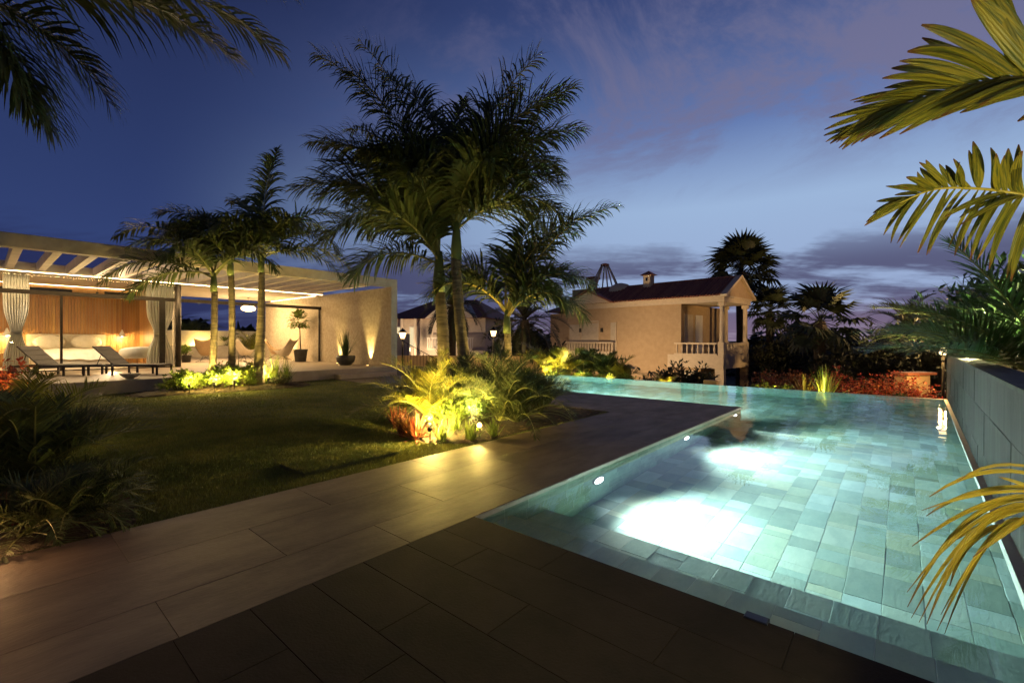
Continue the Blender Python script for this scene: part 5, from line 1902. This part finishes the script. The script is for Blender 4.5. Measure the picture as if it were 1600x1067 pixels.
# the far wood that closes the horizon
fw = MB()
r_ = random.Random(9)
for i in range(9000):
    a = r_.uniform(-.95, 1.0)
    d = r_.uniform(55, 95)
    q = FWD * d + RGT * d * a
    hh = 1.8 + 1.1 * math.sin(a * 23) + .8 * math.sin(a * 61)
    q.z = -3.5 + r_.random() * (hh + 3.6) * (1.0 if a > -.2 else 1.2)
    s_ = r_.uniform(.5, 1.1)
    v = [Vector((r_.gauss(0, s_), r_.gauss(0, s_), r_.gauss(0, s_ * .7))) for _ in range(3)]
    fw.add([q + x for x in v], [(0, 1, 2)])
fw.build('far_wood', M_darkleaf, kind='stuff', label='dark mass of far trees closing the horizon', cat='wood')

# ------------------------------------------------------------------ PLANTER ON THE SLATE WALL
PZ = .82
for k, (px, d, sx, sz, lb) in enumerate(((1500, 9.6, 1.0, 1.75, 'broad leaved green shrub at the far end of the planter'), (1560, 8.0, 1.1, 1.8, 'broad leaved green shrub in the middle of the planter'), (1625, 6.6, 1.0, 1.75, 'broad leaved green shrub towards the open end of the planter'))):
    bush(base(px, d, PZ), (sx, sx, sz), lb, M_deepgreen, 1800, .24, .07, seed=240 + k, group='broad leaved shrubs in the planter', stems=26, clump=12)
frond_clump(base(1650, 5.6, PZ), 1.9, 14, 'glossy green palm whose fronds spill over the slate wall', M_deepgreen, M_rachis, elev=(22, 62), ll=.5, lw=.02, nl=60, seed=251, az=(110, 190), bend=(24, 50), vee=14)
frond_clump(base(1545, 9.0, PZ), 2.1, 10, 'arching green palm hanging past the wall end', M_palm, M_rachis, elev=(30, 60), ll=.5, lw=.022, nl=54, seed=252, az=(130, 195), bend=(45, 80), gravity=.8)
garden_spot(base(1585, 5.9, PZ), base(1545, 8.0, 2.1), 140, 'spotlight in the planter below the spilling palm', color=(1.0, .88, .45))
garden_spot(base(1512, 7.4, PZ), base(1525, 9.2, 2.3), 90, 'spotlight in the planter by the wall end', color=(1.0, .85, .4))


# ------------------------------------------------------------------ FOREGROUND FRONDS
def ribbon(p0, p1, p2, w, tipw=.12, n=9, fold=.25, hint=None, ruffle=0.0, seed=0):
    """pleated leaflet along a bent line; real thickness comes from the fold"""
    r_ = random.Random(seed)
    m = MB()
    hint = hint or (CAMP - p1).normalized()
    for i in range(n + 1):
        t_ = i / n
        p = p0 * (1 - t_) ** 2 + p1 * 2 * t_ * (1 - t_) + p2 * t_ ** 2
        d = ((p1 - p0) * (1 - t_) + (p2 - p1) * t_).normalized()
        s = d.cross(hint)
        s = s.normalized() if s.length > 1e-4 else d.orthogonal().normalized()
        nn = s.cross(d)
        prof = max(1.75 * (t_ + .02) ** .55 * (1.02 - t_) ** .75, .02)
        hw = w * prof / 2
        rf = ruffle * math.sin(t_ * 17 + seed) * w
        for a, b in ((-1, -fold), (-.5, .25 * fold), (0, -.6 * fold), (.5, .25 * fold), (1, -fold)):
            m.v.append(tuple(p + s * hw * a + nn * (hw * b + rf * abs(a))))
    for i in range(n):
        for j in range(4):
            a = i * 5 + j
            m.f.append((a, a + 1, a + 6, a + 5))
    return m


def leaflet_mat(name, c1, c2, tip):
    m = bpy.data.materials.new(name)
    m.use_nodes = True
    t = m.node_tree
    b = t.nodes['Principled BSDF']
    uv = nd(t, 'ShaderNodeTexCoord')
    oi = nd(t, 'ShaderNodeObjectInfo')
    sp_n = nd(t, 'ShaderNodeSeparateXYZ')
    t.links.new(uv.outputs['UV'], sp_n.inputs[0])
    mp = nd(t, 'ShaderNodeMapping')
    mp.inputs['Scale'].default_value = (9, 1.6, 1)
    ad = nd(t, 'ShaderNodeVectorMath', operation='ADD')
    sc_ = nd(t, 'ShaderNodeVectorMath', operation='SCALE')
    sc_.inputs[0].default_value = (31, 17, 5)
    t.links.new(oi.outputs['Random'], sc_.inputs['Scale'])
    t.links.new(uv.outputs['UV'], ad.inputs[0])
    t.links.new(sc_.outputs[0], ad.inputs[1])
    t.links.new(ad.outputs[0], mp.inputs[0])
    nz = nd(t, 'ShaderNodeTexNoise')
    nz.inputs['Scale'].default_value = 1.5
    nz.inputs['Detail'].default_value = 6
    t.links.new(mp.outputs[0], nz.inputs[0])
    col = mixc(t, smooth(t, nz.outputs[0], .35, .68), c1, c2)
    v = mth(t, 'ADD', sp_n.outputs[1], mth(t, 'MULTIPLY', mth(t, 'SUBTRACT', nz.outputs[0], .5), .35))
    col = mixc(t, smooth(t, v, .84, .97), col, tip)
    hsv = nd(t, 'ShaderNodeHueSaturation')
    t.links.new(mth(t, 'ADD', .75, mth(t, 'MULTIPLY', oi.outputs['Random'], .5)), hsv.inputs['Value'])
    t.links.new(col, hsv.inputs['Color'])
    t.links.new(hsv.outputs[0], b.inputs['Base Color'])
    b.inputs['Roughness'].default_value = .42
    wv = nd(t, 'ShaderNodeTexWave')
    wv.inputs['Scale'].default_value = 4.5
    wv.inputs['Distortion'].default_value = .6
    t.links.new(uv.outputs['UV'], wv.inputs[0])
    bpn = nd(t, 'ShaderNodeBump')
    bpn.inputs['Strength'].default_value = .35
    bpn.inputs['Distance'].default_value = .004
    t.links.new(wv.outputs[1], bpn.inputs['Height'])
    t.links.new(bpn.outputs[0], b.inputs['Normal'])
    tr = nd(t, 'ShaderNodeBsdfTranslucent')
    t.links.new(hsv.outputs[0], tr.inputs[0])
    mx = nd(t, 'ShaderNodeMixShader')
    mx.inputs[0].default_value = .28
    t.links.new(b.outputs[0], mx.inputs[1])
    t.links.new(tr.outputs[0], mx.inputs[2])
    t.links.new(mx.outputs[0], t.nodes['Material Output'].inputs[0])
    return m


M_leaflet = leaflet_mat('ribbed golden green leaflet', (.30, .26, .028), (.07, .10, .02), (.16, .07, .025))
M_leaflet_gold = leaflet_mat('ribbed golden leaflet', (.52, .38, .035), (.26, .22, .03), (.22, .10, .03))


def near_frond(plant, rach, depth, leaves, lm, rm, rr=.011, dj=.06, fold=.5, seed=0, fill=True):
    r_ = random.Random(seed)
    pts = [at(x, y, d) for x, y, d in rach]
    loc = Vector(plant.location)
    fine = []
    for i in range(len(pts) - 1):
        a = pts[max(i - 1, 0)]
        b, c = pts[i], pts[i + 1]
        e_ = pts[min(i + 2, len(pts) - 1)]
        for k in range(6):
            u = k / 6
            fine.append(.5 * ((2 * b) + (c - a) * u + (2 * a - 5 * b + 4 * c - e_) * u * u + (3 * b - a - 3 * c + e_) * u ** 3) - loc)
    fine.append(pts[-1] - loc)
    n = len(fine)
    fr = MB().tube(fine, [rr * (1 - .8 * i / n) + .001 for i in range(n)], 7).build('frond', rm, plant, smooth_=True)
    full = []
    for k, a in enumerate(leaves):
        full.append(a)
        if fill and k + 1 < len(leaves):
            b = leaves[k + 1]
            if math.hypot(a[0] - b[0], a[1] - b[1]) < 60 and math.hypot(a[2] - b[2], a[3] - b[3]) < 90:
                m_ = [(u_ + v_) / 2 for u_, v_ in zip(a, b)]
                m_[2] += r_.uniform(-14, 14)
                m_[3] += r_.uniform(-10, 10)
                m_[4] *= .8
                full.append(tuple(m_))
    for k, (bx, by, tx, ty, w, bow) in enumerate(full):
        # the base sits on the stalk point nearest to the given pixel
        v = ray(bx, by).normalized()
        bp0 = min(fine, key=lambda q: ((q + loc - CAMP) - v * (q + loc - CAMP).dot(v)).length)
        dd = (bp0 + loc - CAMP).dot(FWD)
        tip = at(tx, ty, dd + r_.uniform(-dj, dj) * 2) - loc
        mid = (bp0 + tip) / 2 + Vector((0, 0, 1)) * bow * (tip - bp0).length + FWD * r_.uniform(-.05, .05)
        lo_ = ribbon(bp0, mid, tip, w * .85 * dd / F, .12, 9, fold, None, .0, k + seed).build('leaflet', lm, fr, smooth_=False)
        ul = lo_.data.uv_layers.new(name='UVMap')
        for lp_ in lo_.data.loops:
            vi = lp_.vertex_index
            ul.data[lp_.index].uv = ((vi % 5) / 4, (vi // 5) / 9)
    return fr


np1 = empty('palm_tree', (1.35, 2.1, PZ), 0, 'broad leaved palm in the planter with golden green fronds over the pool', 'palm tree')
palm_trunk(np1, (0, 0, -.05), (0, 0, .75), .07, .06, None, 10, .4)
near_frond(np1, [(2090, 420, 1.35), (1850, 215, 1.6), (1720, 145, 1.8), (1600, 122, 1.9), (1500, 138, 1.95), (1400, 172, 2.0), (1335, 205, 2.0)], 1.9,
           [(1690, 132, 1640, -60, 70, .04), (1640, 122, 1516, -12, 62, .05), (1610, 120, 1560, -40, 60, .05), (1598, 122, 1440, 39, 36, .16), (1570, 124, 1418, 81, 32, .16), (1540, 128, 1393, 107, 28, .14), (1505, 136, 1382, 138, 20, .10), (1480, 143, 1334, 160, 15, .08),
            (1455, 152, 1345, 163, 13, .06), (1430, 161, 1295, 184, 12, .05), (1410, 168, 1288, 203, 14, .06), (1400, 172, 1297, 225, 20, .08), (1425, 162, 1316, 234, 22, .08), (1450, 155, 1330, 228, 20, .08),
            (1480, 145, 1345, 222, 24, .06), (1520, 133, 1362, 214, 26, .05), (1560, 126, 1374, 217, 26, .04), (1590, 122, 1440, 190, 28, .03), (1620, 122, 1470, 182, 26, .03), (1660, 128, 1530, 165, 26, .03), (1380, 182, 1287, 212, 12, .05), (1360, 192, 1290, 222, 12, .05),
            (1700, 136, 1590, 190, 30, .05), (1740, 152, 1640, 230, 34, .05)],
           M_leaflet, M_rachis_y, seed=11)
near_frond(np1, [(2090, 470, 1.4), (1850, 375, 1.7), (1720, 330, 1.9), (1600, 305, 2.05), (1530, 295, 2.1), (1460, 296, 2.1), (1405, 318, 2.1)], 2.1,
           [(1600, 305, 1598, 236, 30, .0), (1580, 302, 1576, 232, 28, .0), (1560, 299, 1557, 240, 27, .0), (1535, 296, 1521, 221, 29, .0), (1515, 295, 1500, 254, 24, .0), (1500, 294, 1478, 258, 22, .0), (1488, 294, 1447, 250, 24, .03), (1474, 294, 1438, 262, 24, .03),
            (1465, 295, 1416, 277, 20, .04), (1450, 298, 1384, 291, 14, .05), (1440, 300, 1398, 305, 14, .05), (1425, 307, 1364, 333, 16, .05), (1415, 312, 1351, 353, 22, .06), (1440, 300, 1392, 380, 13, .05), (1456, 297, 1403, 378, 12, .05),
            (1485, 296, 1435, 395, 14, .05), (1500, 296, 1448, 399, 15, .05), (1525, 297, 1482, 388, 10, .05), (1548, 299, 1492, 400, 16, .08), (1572, 302, 1516, 406, 18, .10), (1600, 306, 1546, 421, 20, .10), (1630, 310, 1580, 440, 22, .10), (1570, 301, 1476, 340, 14, .08),
            (1600, 305, 1500, 352, 14, .10), (1660, 318, 1610, 460, 24, .08), (1640, 312, 1640, 225, 32, .0), (1680, 322, 1690, 225, 34, .0)],
           M_leaflet, M_rachis_y, seed=37)
np2 = empty('areca_palm', (1.30, 1.35, PZ), 0, 'golden areca palm whose drooping frond hangs over the pool water', 'palm')
near_frond(np2, [(2300, 690, 1.0), (1900, 730, 1.25), (1740, 760, 1.4), (1640, 785, 1.5), (1570, 830, 1.55)], 1.5,
           [(1690, 770, 1452, 776, 11, .30), (1700, 768, 1495, 752, 8, .22), (1680, 772, 1447, 806, 11, .22), (1672, 776, 1440, 797, 8, .16), (1660, 779, 1425, 853, 10, .24), (1650, 783, 1560, 745, 14, .05), (1640, 786, 1418, 948, 12, .40), (1630, 790, 1424, 965, 10, .44),
            (1620, 796, 1436, 972, 9, .46), (1612, 800, 1448, 975, 12, .42), (1605, 806, 1464, 985, 9, .44), (1600, 810, 1476, 990, 9, .40), (1592, 815, 1484, 915, 14, .30), (1585, 820, 1470, 960, 8, .36), (1625, 792, 1417, 925, 8, .34), (1640, 786, 1490, 845, 10, .12),
            (1660, 780, 1520, 870, 12, .20), (1690, 770, 1600, 900, 14, .25), (1720, 765, 1640, 920, 14, .25)],
           M_leaflet_gold, M_rachis_y, seed=71, fold=.35, fill=False)
for k, (a, e0) in enumerate(((20, 60), (300, 50), (90, 70), (250, 40))):
    frond(np2, (0, 0, .02), a, 'np2', M_palm_gold, M_rachis_y, dict(L=1.2, n=30, ll=.35, lw=.03, e0=R(e0), bend=R(70), gravity=.5, vee=20, petiole=.15, rr=.012, segs=3), 1.0, k)
garden_spot((.92, 1.15, PZ), at(1500, 200, 1.95), 34, 'spotlight in the planter under the broad leaved palm', color=(1.0, .84, .35), size=100)
garden_spot((.80, 1.02, PZ), at(1510, 840, 1.5), 16, 'spotlight in the planter beside the areca palm', color=(1.0, .84, .35), size=120, h=.62)

# lamp added out of sight on the lane to brighten the neighbour's long wall
q = NM @ Vector((7.0, -9.0, 0))
fl_ = empty('facade_fill', (q.x, q.y, -2.6), 0, 'low fill lamp added on the lane below the pool to brighten the peach house', 'facade_fill')
MB().tube([(0, 0, -.9), (0, 0, 1.2)], .03, 8).build('post', M_blackmetal, fl_)
hd_ = (NM @ Vector((6.5, 0, 1.2))) - Vector((q.x, q.y, -1.3))
hd_.normalize()
MB().bar(Vector((0, 0, 1.3)) - hd_ * .06, Vector((0, 0, 1.3)) + hd_ * .06, .24, .16).build('housing', M_blackmetal, fl_)
MB().bar(Vector((0, 0, 1.3)) + hd_ * .061, Vector((0, 0, 1.3)) + hd_ * .066, .21, .13).build('lens', M_warm, fl_)
lamp('SPOT', 'facade_fill_lamp', Vector((q.x, q.y, -1.3)) + hd_ * .12, 1500, (1, .68, .38), fl_, NM @ Vector((6.5, 0, 1.4)), 155, .8, .12)
# path lights: one added in the palm bed for the golden patch on the path, one low bollard at the bed corner out of frame
q = G(752, 690)
garden_spot((q.x - .12, q.y + .1, .03), G(640, 790), 16, 'small spotlight added in the palm bed for the light patch on the path', size=70, spill=0)
q = base(-330, 1.9)
pl_ = empty('path_light', (q.x, q.y, 0), 0, 'short path bollard lighting the stone path at the lawn corner', 'path light')
MB().tube([(0, 0, -.05), (0, 0, .55)], .04, 10).build('post', M_blackmetal, pl_)
MB().lathe([(.05, 0), (.07, .02), (.07, .10), (.03, .13)], 12, (0, 0, .55)).build('lamp_head', M_shade, pl_)
lamp('POINT', 'path_bulb', (q.x, q.y, .80), 1.3, (1, .50, .22), pl_, None, radius=.07)
